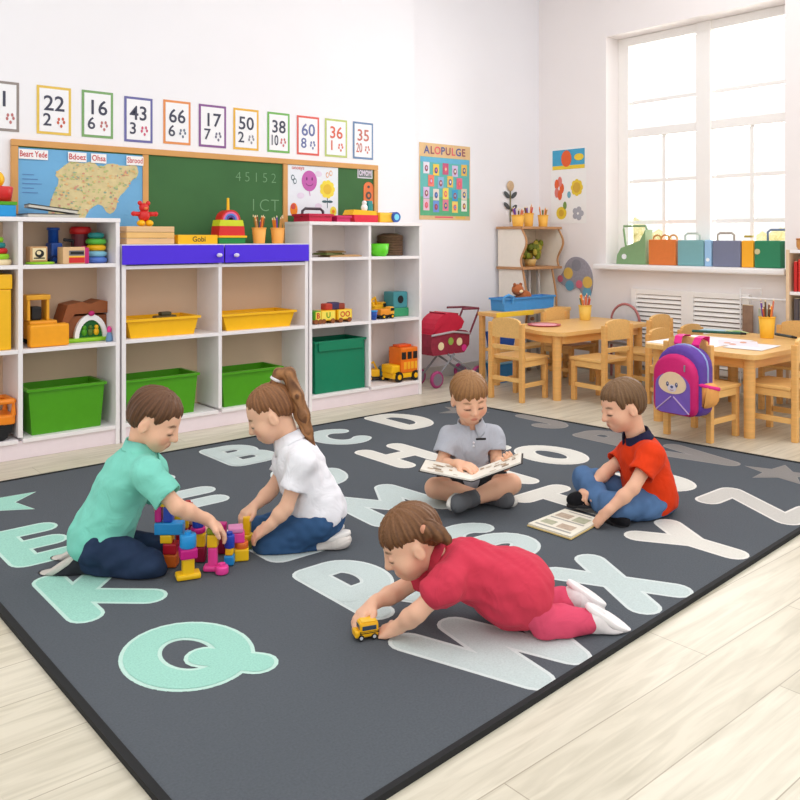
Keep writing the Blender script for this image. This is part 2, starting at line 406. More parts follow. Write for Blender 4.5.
GL = {
 'A': [[(-.5, -.5), (0, .5), (.5, -.5)], [(-.3, -.15), (.3, -.15)]],
 'B': [[(-.45, -.5), (-.45, .5), (.05, .5)]+arc(.05, .26, .36, .24, 90, -90)+[(-.45, .02), (.1, .02)]+arc(.1, -.24, .4, .26, 90, -90)+[(-.45, -.5)]],
 'C': [arc(0, 0, .5, .5, 50, 310)], 'D': [[(-.45, -.5), (-.45, .5), (-.05, .5)]+arc(-.05, 0, .5, .5, 90, -90)+[(-.45, -.5)]],
 'E': [[(.42, .5), (-.42, .5), (-.42, -.5), (.42, -.5)], [(-.42, 0), (.34, 0)]],
 'F': [[(.42, .5), (-.42, .5), (-.42, -.5)], [(-.42, .03), (.36, .03)]],
 'G': [arc(0, 0, .5, .5, 50, 340)+[(.5, -.02), (.1, -.02)]],
 'H': [[(-.42, .5), (-.42, -.5)], [(.42, .5), (.42, -.5)], [(-.42, 0), (.42, 0)]],
 'I': [[(0, .5), (0, -.5)], [(-.25, .5), (.25, .5)], [(-.25, -.5), (.25, -.5)]],
 'J': [[(.3, .5), (.3, -.2)]+arc(-.02, -.2, .32, .3, 0, -170)],
 'K': [[(-.4, .5), (-.4, -.5)], [(.42, .5), (-.3, 0), (.45, -.5)]],
 'L': [[(-.4, .5), (-.4, -.5), (.42, -.5)]],
 'M': [[(-.5, -.5), (-.42, .5), (0, -.15), (.42, .5), (.5, -.5)]],
 'N': [[(-.42, -.5), (-.42, .5), (.42, -.5), (.42, .5)]],
 'O': [arc(0, 0, .5, .5, 0, 360, 30)], 'P': [[(-.42, -.5), (-.42, .5), (.05, .5)]+arc(.05, .2, .38, .3, 90, -90)+[(-.42, -.1)]],
 'Q': [arc(0, .0, .5, .5, 0, 360, 30), [(.12, -.16), (.5, -.58)]],
 'R': [[(-.42, -.5), (-.42, .5), (.05, .5)]+arc(.05, .2, .38, .3, 90, -90)+[(-.42, -.1)], [(.0, -.1), (.45, -.5)]],
 'S': [arc(.0, .25, .42, .25, 30, 270, 14)+arc(0, -.25, .45, .25, 90, -150, 14)],
 'T': [[(-.5, .5), (.5, .5)], [(0, .5), (0, -.5)]],
 'U': [[(-.42, .5), (-.42, -.1)]+arc(0, -.1, .42, .4, 180, 360)+[(.42, .5)]],
 'V': [[(-.45, .5), (0, -.5), (.45, .5)]], 'W': [[(-.5, .5), (-.25, -.5), (0, .5), (.25, -.5), (.5, .5)]],
 'X': [[(-.45, .5), (.45, -.5)], [(.45, .5), (-.45, -.5)]], 'Y': [[(-.45, .5), (0, .0), (.45, .5)], [(0, 0), (0, -.5)]],
 'Z': [[(-.45, .5), (.45, .5), (-.45, -.5), (.45, -.5)]]}
def letter(ch, x0, x1, y0, y1, mi, w=.092, sh=0):
    cx, cy = (x0+x1)/2, (y0+y1)/2; sx, sy = max(.01, x1-x0-w), y1-y0-w
    strokes([[(cx+u*sx+sh*v, cy+v*sy) for u, v in L] for L in GL[ch]], w, mi)
def star(cx, cy, R, mi):
    for lay, (d, m_) in enumerate(((.012, mi+1), (0, mi))):
        pts = []
        for k in range(10):
            a = PI/2+k*PI/5; r = (R+d) if k % 2 == 0 else (R+d)*.45
            pts.append((cx+r*math.cos(a)-ctr.x, cy+r*math.sin(a)-ctr.y, RUGZ+.0007*(lay+1)))
        bm.faces.new([bm.verts.new(p) for p in pts]).material_index = m_
star(.93, 3.66, .2, 1)
for ch, x0, x1, y0, y1, mi in (
    ('A', 1.38, 1.68, 3.52, 3.9, 3), ('B', 1.96, 2.25, 3.51, 3.90, 3), ('C', 2.55, 2.87, 3.50, 3.86, 3), ('D', 3.08, 3.39, 3.55, 3.97, 5),
    ('E', .80, 1.07, 2.90, 3.30, 1), ('F', 1.44, 1.75, 2.93, 3.33, 3), ('G', 2.0, 2.32, 2.98, 3.36, 3), ('H', 2.54, 2.88, 2.97, 3.37, 5), ('I', 3.08, 3.28, 2.9, 3.3, 5), ('J', 3.68, 3.96, 3.02, 3.42, 7),
    ('K', .80, 1.12, 2.37, 2.77, 1), ('L', 1.47, 1.74, 2.38, 2.77, 3), ('M', 1.97, 2.38, 2.42, 2.84, 3), ('N', 2.62, 2.92, 2.42, 2.82, 5), ('O', 3.14, 3.44, 2.49, 2.88, 5), ('P', 3.68, 3.95, 2.52, 2.88, 7),
    ('Q', .83, 1.15, 1.83, 2.20, 1), ('R', 1.46, 1.74, 1.84, 2.28, 3), ('S', 2.03, 2.33, 1.88, 2.26, 3), ('T', 2.60, 2.92, 1.92, 2.35, 5), ('U', 3.16, 3.44, 1.92, 2.3, 5), ('V', 3.68, 3.96, 1.98, 2.42, 7),
    ('X', 2.085, 2.37, 1.355, 1.765, 3), ('Y', 2.58, 2.89, 1.39, 1.79, 5), ('Z', 3.16, 3.46, 1.42, 1.84, 9)):
    letter(ch, x0, x1, y0, y1, mi)
strokes([[(1.47, 1.69), (1.585, 1.345), (1.636, 1.675), (1.75, 1.36), (1.87, 1.69)]], .09, 3)
star(3.83, 1.78, .16, 7); star(3.70, 3.72, .16, 7)
flat('pile', bm, mats, rug)
bm = B(); t0 = [q-ctr for q in (QD, QC, QB, QA)]
rings = []
for i in range(4):
    q = t0[i]; qi = inset(q+ctr, .026)-ctr
    rings.append([q, q+Vector((0, 0, RUGZ+.003)), qi+Vector((0, 0, RUGZ+.003)), qi])
ring_mesh(bm, rings, False, 0, True)
part('edge_binding', bm, mat((28, 29, 31), .8, .1, 150), rug, label='black edge binding')
# ------------------------------------------------------------------ camera and light
cd = bpy.data.cameras.new('camera'); cam = bpy.data.objects.new('camera', cd); C.objects.link(cam)
cam.location = (0, 0, HC); cam.rotation_euler = (PI/2, 0, TH-PI/2); cd.sensor_width = 36; cd.lens = 36*F/800; cd.shift_y = -(400-HZ)/800
cd.clip_start = .05; bpy.context.scene.camera = cam
def area(name, loc, rot, sx, sy, e, c=(1, 1, 1)):
    l = bpy.data.lights.new(name, 'AREA'); l.shape = 'RECTANGLE'; l.size = sx; l.size_y = sy; l.energy = e; l.color = c
    o = bpy.data.objects.new(name, l); C.objects.link(o); o.location = loc; o.rotation_euler = rot
for i, (x, y) in enumerate(((.3, 2.2), (.3, -.3), (2.5, 2.3), (2.5, -.1), (4.5, 2.6), (4.5, .3))):
    area('ceiling_fill', (x, y, ZC-.03), (0, 0, 0), 1.5, 1.5, 17, (.97, .985, 1))  # unseen fill lights added below the ceiling to brighten the room
area('window_daylight', (XB+.33, (wy0+wy1)/2, (wz0+wz1)/2), (0, PI/2, 0), wz1-wz0-.1, wy1-wy0-.1, 62, (1, .965, .91))
w = bpy.data.worlds.new('sky'); bpy.context.scene.world = w; w.use_nodes = True
bg = w.node_tree.nodes['Background']; bg.inputs[0].default_value = (1.0, .99, .97, 1); bg.inputs[1].default_value = 1.12
vs = bpy.context.scene.view_settings; vs.view_transform = 'Standard'; vs.look = 'None'; vs.exposure = 0; vs.gamma = 1
# ================================================================== STORAGE SHELVES
YF = 4.36; YK = YF+.284
CELL = mat((220, 192, 164), .6, .04, 4); CELLW = mat((233, 222, 216), .6, .03, 4); PLI = mat((240, 226, 232), .5, .02)
def X_(px, Y=YF+.002): return onY(px, 238, Y).x
def unit(name, label, xs, top, zs, cell):
    x0, x1 = xs[0], xs[-1]
    t = thing(name, label, 'shelf unit', ((x0+x1)/2, YF, 0)); o = t.location.copy()
    T = .022
    def bb(a, b, c, d, e, f, bev=.002): return bx(B(), a-o.x, b-YF, c, d-o.x, e-YF, f, bev)
    part('plinth', bb(x0+.004, YF+.012, 0, x1-.004, YK-.01, .088), PLI, t)
    for x in xs:
        a = x if x == x0 else (x-T if x == x1 else x-T/2)
        part('side_panel' if x in (x0, x1) else 'divider', bb(a, YF if x in (x0, x1) else YF+.003, .0 if x in (x0, x1) else .108, a+T, YK, top-T), WHITE, t)
    part('top_panel', bb(x0-.002, YF-.004, top-T, x1+.002, YK, top, .003), WHITE, t)
    for z in zs:
        for a, b in zip(xs, xs[1:]):
            part('shelf', bb(a+(T if a == x0 else T/2), YF+.002, z-.02, b-(T if b == x1 else T/2), YK-.012, z), WHITE, t)
    part('back_panel', bb(x0+.01, YK-.012, .09, x1-.01, YK, top-T), cell, t)
    return t
LX = [.75, 1.25, 1.752]; MX = [1.764, onY(220.5, 238, YF).x, 2.962]; RX = [2.972, 3.462, 3.925]
uL = unit('storage_shelf', 'tall white cubby shelf at the far left, under the map', LX, 1.205, (.10, .545, .965), CELL)
uM = unit('storage_shelf', 'low white cubby shelf with two purple drawer fronts', MX, 1.065, (.10, .55, .95), CELL)
uR = unit('storage_shelf', 'tall white cubby shelf beside the doll stroller', RX, 1.205, (.10, .545, .975), CELLW)
VIO = mat((76, 36, 226), .4, .02)
o = uM.location
for a, b, kx in ((MX[0], MX[1]+.014, 216.5), (MX[1]+.018, MX[2]-.015, 233.5)):
    d = part('drawer', bx(B(), a-o.x-(.004 if a < MX[0]+.01 else -.004), -.018, .956, b-o.x+(.011 if b > MX[1]+.1 else 0), -.005, 1.060, .003), VIO, uM, label='purple drawer front')
    bm = B(); x = X_(kx)-o.x; z = onY(kx, 255, YF).z
    cyl(bm, (x, -.018, z), (x, -.03, z), .007, .007, 12); sph(bm, (x, -.036, z), (.018, .012, .012))
    part('knob', bm, mat((214, 208, 240), .25, .02), d, True)
def pane_box(name, label, cat, px0, px1, pyb, hgt, Y, dep, m, **k): pass
# ---- bins and trays
def frus(bm, w0, d0, w1, d1, z0, z1, th=.006, bottom=True):      # open tapered tub
    def R(w, d, z): return [Vector((sx*w/2, sy*d/2, z)) for sx, sy in ((-1, -1), (1, -1), (1, 1), (-1, 1))]
    return ring_mesh(bm, [R(w0, d0, z0), R(w1, d1, z1), R(w1-2*th, d1-2*th, z1), R(w0-2*th, d0-2*th, z0+th)], True)
def tub(name, label, cat, px0, px1, z0, h, m, dep=.25, taper=.88, Y=YF+.15, group=None, rim=.014, yoff=0):
    yf = Y-dep/2; x0, x1 = onY(px0, 238, yf).x, onY(px1, 238, yf).x; w = x1-x0
    t = thing(name, label, cat, ((x0+x1)/2, Y, z0+.0006), 0, group)
    part('tub', frus(B(), w*taper, dep*taper, w-.02, dep-.02, 0, h-.004), m, t)
    bm = B()
    def R(w, d, z): return [Vector((sx*w/2, sy*d/2, z)) for sx, sy in ((-1, -1), (1, -1), (1, 1), (-1, 1))]
    ring_mesh(bm, [R(w, dep, h-rim), R(w, dep, h), R(w-.034, dep-.034, h), R(w-.034, dep-.034, h-rim)], False, 0, True)
    part('rim', bm, m, t); return t
tub('storage_bin', 'green plastic bin in the bottom cubby of the left shelf', 'bin', 27, 107, .10, .235, GRN, .25, .86, YF+.155, 'bright green storage bins')
tub('storage_bin', 'green plastic bin behind the boy in the teal shirt', 'bin', 124, 200, .10, .225, GRN, .25, .86, YF+.155, 'bright green storage bins')
tub('storage_bin', 'green plastic bin behind the ponytail girl', 'bin', 221, 284, .10, .205, GRN, .25, .86, YF+.155, 'bright green storage bins')
tub('storage_tray', 'shallow yellow tray holding a small dark toy', 'tray', 126, 201, .55, .105, YEL, .25, .84, YF+.15, 'yellow trays')
tub('storage_tray', 'shallow empty yellow tray in the cubby above the ponytail girl', 'tray', 222, 297, .55, .10, YEL, .25, .84, YF+.15, 'yellow trays')
t = tub('storage_bin', 'dark green square bin in the bottom cubby beside the orange truck', 'bin', 314.5, 366.5, .10, .335, DGRN, .24, .95, YF+.145)
part('front_band', bx(B(), -.178, -.122, .27, .178, -.118, .335, .002), DGRN, t)
t = thing('storage_box', 'tall yellow box cut off by the left edge of the photo', 'box', (onY(12, 238, YF+.03).x-.228, YF+.15, .5456))
part('box_body', bx(B(), -.22, -.12, 0, .225, .12, .30, .006), YEL, t); part('lid', bx(B(), -.225, -.124, .30, .23, .124, .375, .008), YEL, t)
t = thing('toy_car', 'small dark toy car lying in the yellow tray', 'toy', (X_(166, YF+.1), YF+.12, .632), .1)
part('body', bx(B(), -.065, -.025, 0, .065, .025, .028, .008), mat((92, 74, 30), .5, .1), t)
part('cabin', bx(B(), -.03, -.022, .026, .035, .022, .048, .008), mat((70, 66, 40), .5, .1), t)
for sx in (-.04, .04): part('wheel', cyl(B(), (sx, -.029, .008), (sx, .029, .008), .014, n=14), BLK, t)
# ---- small toys helper
def loc(px, z, Y): return (onY(px, 238, Y).x, Y, z+.0006)
def wheels(t, xs, y, r, m=BLK, hub=YEL):
    for x in xs:
        for s in (-1, 1):
            w_ = part('wheel', cyl(B(), (x, s*(y-.012), r), (x, s*(y+.008), r), r, n=18), m, t)
            part('hub', cyl(B(), (x, s*(y+.006), r), (x, s*(y+.011), r), r*.5, n=12), hub, w_)
# left shelf, leftmost column
t = thing('stacking_tower', 'rainbow ring toy at the left edge of the photo, in the upper cubby', 'toy', loc(-3, .965, YF+.1))
for k, m in enumerate((CREAM, LIME, RED, TEAL, LIME)):
    part('ring', lathe(B(), [(.062-.009*k, .028*k), (.067-.009*k, .028*k+.014), (.062-.009*k, .028*k+.027)], n=24), m, t, True)
def truck(label, px, z, Y, rot, body, cab, s=1.0, name='toy_truck', bucket=None, wheel=BLK, bus=False):
    t = thing(name, label, 'toy', loc(px, z, Y), rot)
    L, W, H = .20*s, .10*s, .07*s; r = .026*s
    part('chassis', bx(B(), -L/2, -W*.42, r*.8, L/2, W*.42, r*1.7, .004), BLK if not bus else body, t)
    part('body', bx(B(), -L/2, -W/2, r*1.5, L*.16, W/2, r*1.5+H, .01), body, t)
    c = part('cab', bx(B(), L*.18, -W/2, r*1.5, L/2, W/2, r*1.5+H*1.3, .012), cab, t)
    bm = B(); bx(bm, L*.22, -W/2-.002, r*1.5+H*.65, L*.46, W/2+.002, r*1.5+H*1.12, .002); bx(bm, L*.48, -W*.38, r*1.5+H*.62, L/2+.003, W*.38, r*1.5+H*1.1, .002)
    part('window', bm, BLK, c); wheels(t, (-L*.3, L*.3), W*.46, r, wheel)
    if bucket: 
        bm = B(); tube(bm, [(L*.05, 0, r*1.5+H), (-L*.1, 0, r*1.5+H*1.9), (-L*.55, 0, r*1.5+H*1.5)], .011*s, 8); part('boom', bm, bucket, t)
        part('bucket', prism(B(), [(-L*.62, r*1.5+H*.9), (-L*.45, r*1.5+H*.95), (-L*.47, r*1.5+H*1.5), (-L*.62, r*1.5+H*1.35)], -W*.35, W*.35), bucket, t)
    return t
# orange truck at left edge, bottom cubby
t = thing('toy_truck', 'orange toy truck at the left edge of the photo, in the bottom cubby', 'toy', (onY(17, 238, YF+.03).x-.168, YF+.1, .1006))
part('chassis', bx(B(), -.16, -.07, .03, .15, .07, .075, .006), BLK, t)
part('truck_bed', bx(B(), -.16, -.08, .075, .16, .08, .125, .012), ORG, t)
bm = B(); tube(bm, [(.15, -.072, .12), (.15, -.072, .19), (-.1, -.072, .195)], .014, 8); tube(bm, [(.15, .072, .12), (.15, .072, .19), (-.1, .072, .195)], .014, 8); tube(bm, [(.15, -.072, .19), (.15, .072, .19)], .014, 8)
part('rail', bm, ORG, t); wheels(t, (-.08, .09), .072, .04, BLK, BLK)
t = thing('stacking_toy', 'red and yellow toy on a blue base, standing on the left shelf top', 'toy', loc(-5, 1.205, YF+.15))
part('base', bx(B(), -.10, -.06, 0, .085, .06, .06, .006), CYA, t); part('board', bx(B(), -.10, -.06, .06, .09, .06, .078, .003), GRN, t)
part('cup', lathe(B(), [(.045, .078), (.055, .15), (.05, .155)], (.03, 0, 0)), RED, t, True); part('ball', sph(B(), (.0, 0, .19), .045), YEL, t, True)
part('sprig', lathe(B(), [(.006, .22), (.02, .26), (.002, .29)], (.0, 0, 0)), GRN, t, True)
# left shelf, upper cubby
t = thing('picture_block', 'wooden cube with a dark printed picture', 'toy block', loc(37, .978, YF+.09), .0)
bm = B(); bx(bm, -.045, -.04, 0, .04, .04, .078, .004); part('cube', bm, mat((206, 160, 110), .5, .08), t)
bm = B(); frect(bm, -.034, .01, .032, .07, 1, 0); fdisc(bm, 0, .042, .022, .02, 2, 1); fdisc(bm, -.004, .046, .011, .01, 3, 0); frect(bm, -.028, .016, .026, .022, 2, 1)
q = flat('print', bm, [CREAM, BLK], t); q.location = (0, -.0402, 0)
t = thing('toy_disc', 'lime green round disc lying under the wooden picture cube', 'toy', loc(40, .965, YF+.085))
part('disc', lathe(B(), [(.066, 0), (.07, .004), (.07, .01), (.064, .0125)], n=28), LIME, t, True); part('grip', lathe(B(), [(.012, .0), (.012, .0126)], (0, 0, 0)), LIME, t)
t = thing('toy_train', 'blue plastic toy engine in the upper left cubby', 'toy', loc(54, .965, YF+.19), 0)
part('boiler', bx(B(), -.03, -.05, .02, .03, .05, .11, .012), BLU, t); part('chimney', lathe(B(), [(.026, .10), (.026, .175), (.034, .18), (.03, .19)], (-.004, 0, 0)), BLU, t, True)
part('side_arm', tube(B(), [(.03, 0, .07), (.10, 0, .07), (.10, 0, .12), (.05, 0, .125)], .009, 8), mat((60, 60, 64)), t); wheels(t, (-.015, .02), .05, .022, mat((20, 50, 110)), BLU)
t = thing('wooden_toy_box', 'small wooden toy box with a red and grey front', 'toy', loc(72.5, .965, YF+.054))
part('box_body', bx(B(), -.065, -.05, 0, .048, .04, .088, .005), mat((226, 186, 140), .5, .08), t)
bm = B(); frect(bm, -.035, .006, .045, .034, 1, 0); frect(bm, -.035, .044, .043, .07, 1, 1); frect(bm, -.028, .05, .04, .064, 2, 2); frect(bm, -.035, .034, .045, .04, 1, 3)
q = flat('front_print', bm, [RED, mat((120, 116, 118)), BLK, YEL], t); q.location = (0, -.0502, 0)
t = thing('toy_block', 'pink square block beside the wooden toy box', 'toy block', loc(82.6, .965, YF+.036)); part('cube', bx(B(), -.016, -.03, 0, .024, .03, .085, .006), MAG, t); part('stud', cyl(B(), (.003, 0, .084), (.003, 0, .092), .011), MAG, t)
t = thing('stacking_ring_toy', 'round ring pyramid of blue, yellow, green and teal rings', 'toy', loc(96, .965, YF+.122))
for k, (m, r) in enumerate(((mat((90, 130, 215), .35), .058), (mat((130, 195, 220), .35), .055), (YEL, .051), (mat((90, 190, 70), .35), .053), (TEAL, .042))):
    z = .033*k; part('ring', lathe(B(), [(r-.012, z), (r, z+.008), (r, z+.024), (r-.012, z+.032)], n=28), m, t, True)
t = thing('toy_bucket', 'toy bucket with a red lid behind the ring pyramid', 'toy', loc(80.5, .965, YF+.216))
part('disc', lathe(B(), [(.05, .155), (.056, .16), (.056, .182), (.048, .196)], n=28), RED, t, True); part('pedestal', cyl(B(), (0, 0, 0), (0, 0, .158), .048, .048), mat((120, 50, 60)), t)
# left shelf, middle cubby
t = thing('toy_excavator', 'yellow toy digger with a big front bucket in the left middle cubby', 'toy', loc(44, .545, YF+.115))
part('bucket', bx(B(), -.095, -.09, 0, .10, -.03, .115, .012), mat((250, 165, 20), .35), t)
part('body', bx(B(), -.08, -.03, .03, .06, .09, .13, .012), mat((236, 160, 30), .4), t)
cb = B(); bx(cb, -.085, -.01, .13, -.07, .08, .25, .004); bx(cb, .01, -.01, .13, .025, .08, .25, .004); bx(cb, -.09, -.014, .235, .03, .084, .262, .006)
c_ = part('cab', cb, mat((236, 170, 40), .4), t); part('seat', bx(B(), -.06, .0, .13, -.01, .06, .20, .01), BLK, c_); [part('wheel', cyl(B(), (x, .088, .03), (x, .108, .03), .03, n=18), BLK, t) for x in (-.05, .04)]
t = thing('toy_farmhouse', 'toy farmhouse with a brown roof and a white arched doorway', 'toy', loc(86, .545, YF+.185)); t.scale = (.93, .93, 1)
part('base', bx(B(), -.14, -.095, 0, .135, .09, .022, .01), LIME, t)
part('house_wall', bx(B(), -.13, -.06, .02, .125, .08, .14, .01), BRN, t)
rf = [(-.165, .10), (-.13, .20), (-.05, .215), (0, .20), (.06, .22), (.12, .205), (.145, .10), (.125, .095), (.10, .15), (-.09, .15), (-.14, .09)]
part('roof', prism(B(), rf, -.075, .085), mat((150, 84, 44), .55, .12), t)
ar = [(.095*math.cos(a), .02+.125*math.sin(a)) for a in [PI*k/14 for k in range(15)]]; ar2 = [(x*.74, .02+(z-.02)*.76) for x, z in ar][::-1]
part('arch', prism(B(), ar+ar2, -.085, -.06), OFFW, t)
bm = B(); ring_mesh(bm, [[Vector((x, y, z)) for x, z in ar2] for y in (-.066, -.0615)]); part('doorway', bm, mat((20, 105, 40), .5, .1), t)
for x, m in ((-.035, GRN), (.0, mat((90, 120, 40))), (.035, YEL)): part('animal', sph(sph(B(), (x, -.068, .05), (.016, .01, .02)), (x, -.07, .075), .012), m, t, True)
part('gable_heart', sph(B(), (0, -.088, .15), (.018, .01, .014)), MAG, t, True)
t = thing('toy_figure', 'tiny pink toy figure standing beside the farmhouse', 'toy', loc(109.2, .545, YF+.05)); t.scale = (.75, .75, 1)
part('body', lathe(B(), [(.022, 0), (.024, .01), (.02, .03), (.012, .05)], n=16), mat((110, 150, 190)), t, True); part('head', sph(B(), (0, 0, .062), (.017, .016, .02)), PNK, t, True)
# magazines on top of the left unit
for i, (px, rz, w_, m, z, lb) in enumerate(((48, .05, .26, mat((86, 84, 84), .5, .1), 0, 'grey magazine lying lowest on the left shelf top'), (51, -.16, .24, mat((60, 58, 56), .5, .1), .013, 'dark magazine splayed on top of another on the left shelf'))):
    t = thing('magazine', lb, 'magazine', loc(px, 1.2055+z, YF+.13), rz, 'magazines on the left shelf')
    part('pages', bx(B(), -w_/2, -.09, .001, w_/2-.004, .09, .014), mat((206, 202, 192)), t)
    part('cover', bx(B(), -w_/2-.002, -.092, .0145, w_/2, .092, .019), m, t)
    if i: t.rotation_euler.y = .13; t.location.z += .022
# ---- on top of the middle unit
zt_ = 1.0655
t = thing('wooden_plank_box', 'pale wooden box on the purple drawer shelf, under the red bear', 'box', loc(143.5, zt_, YF+.12))
for k in range(3): part('plank', bx(B(), -.138, -.10, .033*k+.0005, .138, .10, .033*k+.032, .003), WOODX if k % 2 else mat((232, 190, 140), .45, .1, 6, .05, .4, (1.5, 14, 14)), t)
t = thing('toy_bear', 'red toy bear with yellow feet standing on the wooden box', 'toy', loc(144, zt_+.0985, YF+.1))
bm = B(); sph(bm, (0, 0, .06), (.034, .026, .034)); sph(bm, (0, 0, .105), (.028, .025, .026))
for s in (-1, 1): sph(bm, (s*.024, 0, .13), (.013, .009, .013)); tube(bm, [(s*.025, 0, .068), (s*.062, -.01, .07)], [.014, .012], 10); sph(bm, (s*.064, -.01, .07), .014)
part('body', bm, RED, t, True)
for s in (-1, 1): part('foot', sph(B(), (s*.024, -.015, .018), (.022, .028, .018)), YEL, t, True)
part('muzzle', sph(B(), (0, -.024, .1), (.011, .009, .009)), mat((236, 120, 70)), t, True)
t = thing('storybook', 'yellow storybook lying flat with its spine lettering outward', 'book', loc(193, zt_, YF+.10), 0)
part('cover', bx(B(), -.128, -.075, 0, .118, .075, .052, .002), YEL, t)
bm = B(); ftext(bm, 'Gobi', -.0, .026, .042, 1, 0, .01); q = flat('title', bm, mat((70, 60, 30)), t); q.location = (0, -.0752, 0)
t = thing('stacking_pyramid', 'rainbow stacking toy with a yellow peg beside the pencil cups', 'toy', loc(228, zt_, YF+.13)); t.scale = (.92, .92, .86)
part('base', bx(B(), -.10, -.06, 0, .095, .06, .042, .004), mat((20, 130, 60)), t); part('board', bx(B(), -.10, -.066, .042, .105, .066, .056, .003), YEL, t)
part('block', prism(B(), [(-.095, .056), (.095, .056), (.088, .122), (-.088, .122)], -.055, .055), RED, t, label='red trapezoid layer')
part('block', prism(B(), [(-.09, .123), (.09, .123), (.082, .165), (-.082, .165)], -.05, .05), mat((210, 220, 40)), t, label='yellow green trapezoid layer')
for k, (m, r) in enumerate(((RED, .07), (mat((230, 110, 160)), .058), (mat((90, 130, 210)), .045), (mat((90, 60, 150)), .03))):
    a0 = [(r*math.cos(PI*j/14), .166+r*1.0*math.sin(PI*j/14)) for j in range(15)]
    a1 = [((r-.0125)*math.cos(PI*j/14), .166+(r-.0125)*math.sin(PI*j/14)) for j in range(15)][::-1]
    part('arch', prism(B(), a0+a1, -.04, .04), m, t)
part('peg', cyl(B(), (0, 0, .235), (0, 0, .32), .010, .008, 14), YEL, t)
PCOL = [RED, mat((206, 150, 80)), ORG, BRN, mat((210, 160, 100)), mat((90, 70, 50)), mat((190, 90, 50)), mat((110, 120, 60)), mat((220, 120, 90)), PUR]
def pencil_cup(label, px, z, Y, r, h, m=ORG, group='pencil cups', n=10, X=None):
    p = loc(px, z, Y) if X is None else (X, Y, z)
    t = thing('pencil_cup', label, 'cup', p, rng.random()*6, group)
    part('cup', lathe(B(), [(r*.78, 0), (r*.8, .002), (r, h), (r*.94, h), (r*.72, .006)], n=24), m, t, True)
    part('rim', lathe(B(), [(r*.99, h-.008), (r*1.05, h-.004), (r*1.04, h), (r*.97, h)], n=24), m, t, True)
    for k in range(n):
        a = 2*PI*k/n+rng.random()*.5; q = r*(.25+.4*rng.random()); L = h*(1.35+.4*rng.random()); mm = PCOL[int(rng.integers(len(PCOL)))]
        d = Vector((math.cos(a)*r*.62, math.sin(a)*r*.62, 0)); b = Vector((math.cos(a)*q*.4, math.sin(a)*q*.4, .008))
        e = Vector((d.x*1.25, d.y*1.25, L)); u = (e-b).normalized()
        pn = part('pencil', cyl(B(), b, e, .0042*r/.04, n=6), mm, t)
        part('tip', cyl(B(), e, e+u*.012, .0042*r/.04, .0008, 6), CREAM, pn)
    return t
CUPM = mat((250, 176, 84), .45, .03)
pencil_cup('orange pencil cup left of its twin, in front of the chalkboard', 259, zt_, YF+.12, .044, .098, CUPM)
pencil_cup('orange pencil cup next to the step up to the tall shelf', 277.6, zt_, YF+.12, .044, .098, CUPM)
# ---- right unit
z1 = 1.2055
t = tub('toy_basket', 'maroon basket with an arched dark handle on the right shelf top', 'basket', 309, 334, z1, .05, mat((196, 30, 70), .4), .2, .9, YF+.14)
part('handle', tube(B(), [(-.085, -.0, .03), (-.08, 0, .07), (-.06, 0, .085), (.06, 0, .085), (.08, 0, .07), (.085, 0, .03)], .009, 8), mat((70, 60, 70)), t)
t = tub('toy_basket', 'empty magenta tray between the maroon basket and the toy boat', 'basket', 337, 352, z1, .042, mat((206, 40, 100), .4), .2, .9, YF+.14)
t = thing('toy_boat', 'red and yellow toy boat with a white and green figure aboard', 'toy', loc(362.5, z1, YF+.14))
part('hull', prism(B(), [(-.11, 0), (.085, 0), (.09, .05), (-.12, .05)], -.06, .06), mat((216, 34, 60), .35), t); part('deck', prism(B(), [(-.13, .05), (.085, .05), (.075, .078), (-.11, .085)], -.055, .055), YEL, t)
part('figure', sph(sph(B(), (.0, -.02, .10), (.025, .02, .028)), (.0, -.02, .133), .017), OFFW, t, True); part('mast', bx(B(), .035, -.02, .075, .075, .02, .15, .006), TEAL, t)
t = thing('toy_camera', 'yellow toy with a round blue lens at the right end of the shelf top', 'toy', loc(386, z1, YF+.13))
part('body', bx(B(), -.085, -.035, 0, .05, .035, .072, .015), mat((250, 190, 50), .35), t)
bm = B(); cyl(bm, (.055, -.05, .04), (.055, .02, .04), .036, n=24); part('lens', bm, BLU, t); part('lens_ring', cyl(B(), (.055, -.052, .04), (.055, -.045, .04), .022, n=20), mat((120, 210, 230)), t)
part('nozzle', cyl(B(), (.085, 0, .04), (.125, 0, .045), .022, .014, 16), mat((130, 205, 225)), t)
for i, (px, rz, m, z, L, lb) in enumerate(((340, 0, mat((214, 170, 120), .5, .1), 0, .26, 'tan wooden puzzle board, lowest in the pile'), (328, .2, mat((100, 110, 50), .5, .1), .014, .17, 'olive wooden puzzle board on the pile in the upper cubby'), (331, -.15, mat((130, 100, 50), .5, .1), .028, .15, 'brown wooden puzzle board topping the pile in the upper cubby'))):
    t = thing('puzzle_board', lb, 'puzzle', loc(px, .9755+z, YF+.12), rz, 'puzzle boards in the right shelf')
    part('board', bx(B(), -L/2, -.07, 0, L/2, .07, .008, .002), m, t); part('frame', bx(B(), -L/2+.01, -.06, .0085, L/2-.01, .06, .0125, .002), m, t)
t = thing('toy_bowl', 'lime green plastic bowl in the upper right cubby', 'bowl', loc(379, .9755, YF+.09)); part('bowl', lathe(B(), [(.045, 0), (.062, .02), (.07, .085), (.065, .085), (.056, .022), (.04, .006)], n=28), mat((100, 215, 40), .3), t, True); part('foot', lathe(B(), [(.048, .0), (.05, .004), (.046, .008)]), mat((100, 215, 40), .3), t)
WIK = mat((112, 84, 62), .7, .3, 60, .8)
t = thing('wicker_basket', 'brown wicker basket behind the lime green bowl', 'basket', loc(390, .9755, YF+.19)); 
bm = B()
for k in range(7): bm = lathe(bm, [(.088+.002*(k % 2), .018*k), (.095, .018*k+.009), (.088, .018*k+.018)], n=28)
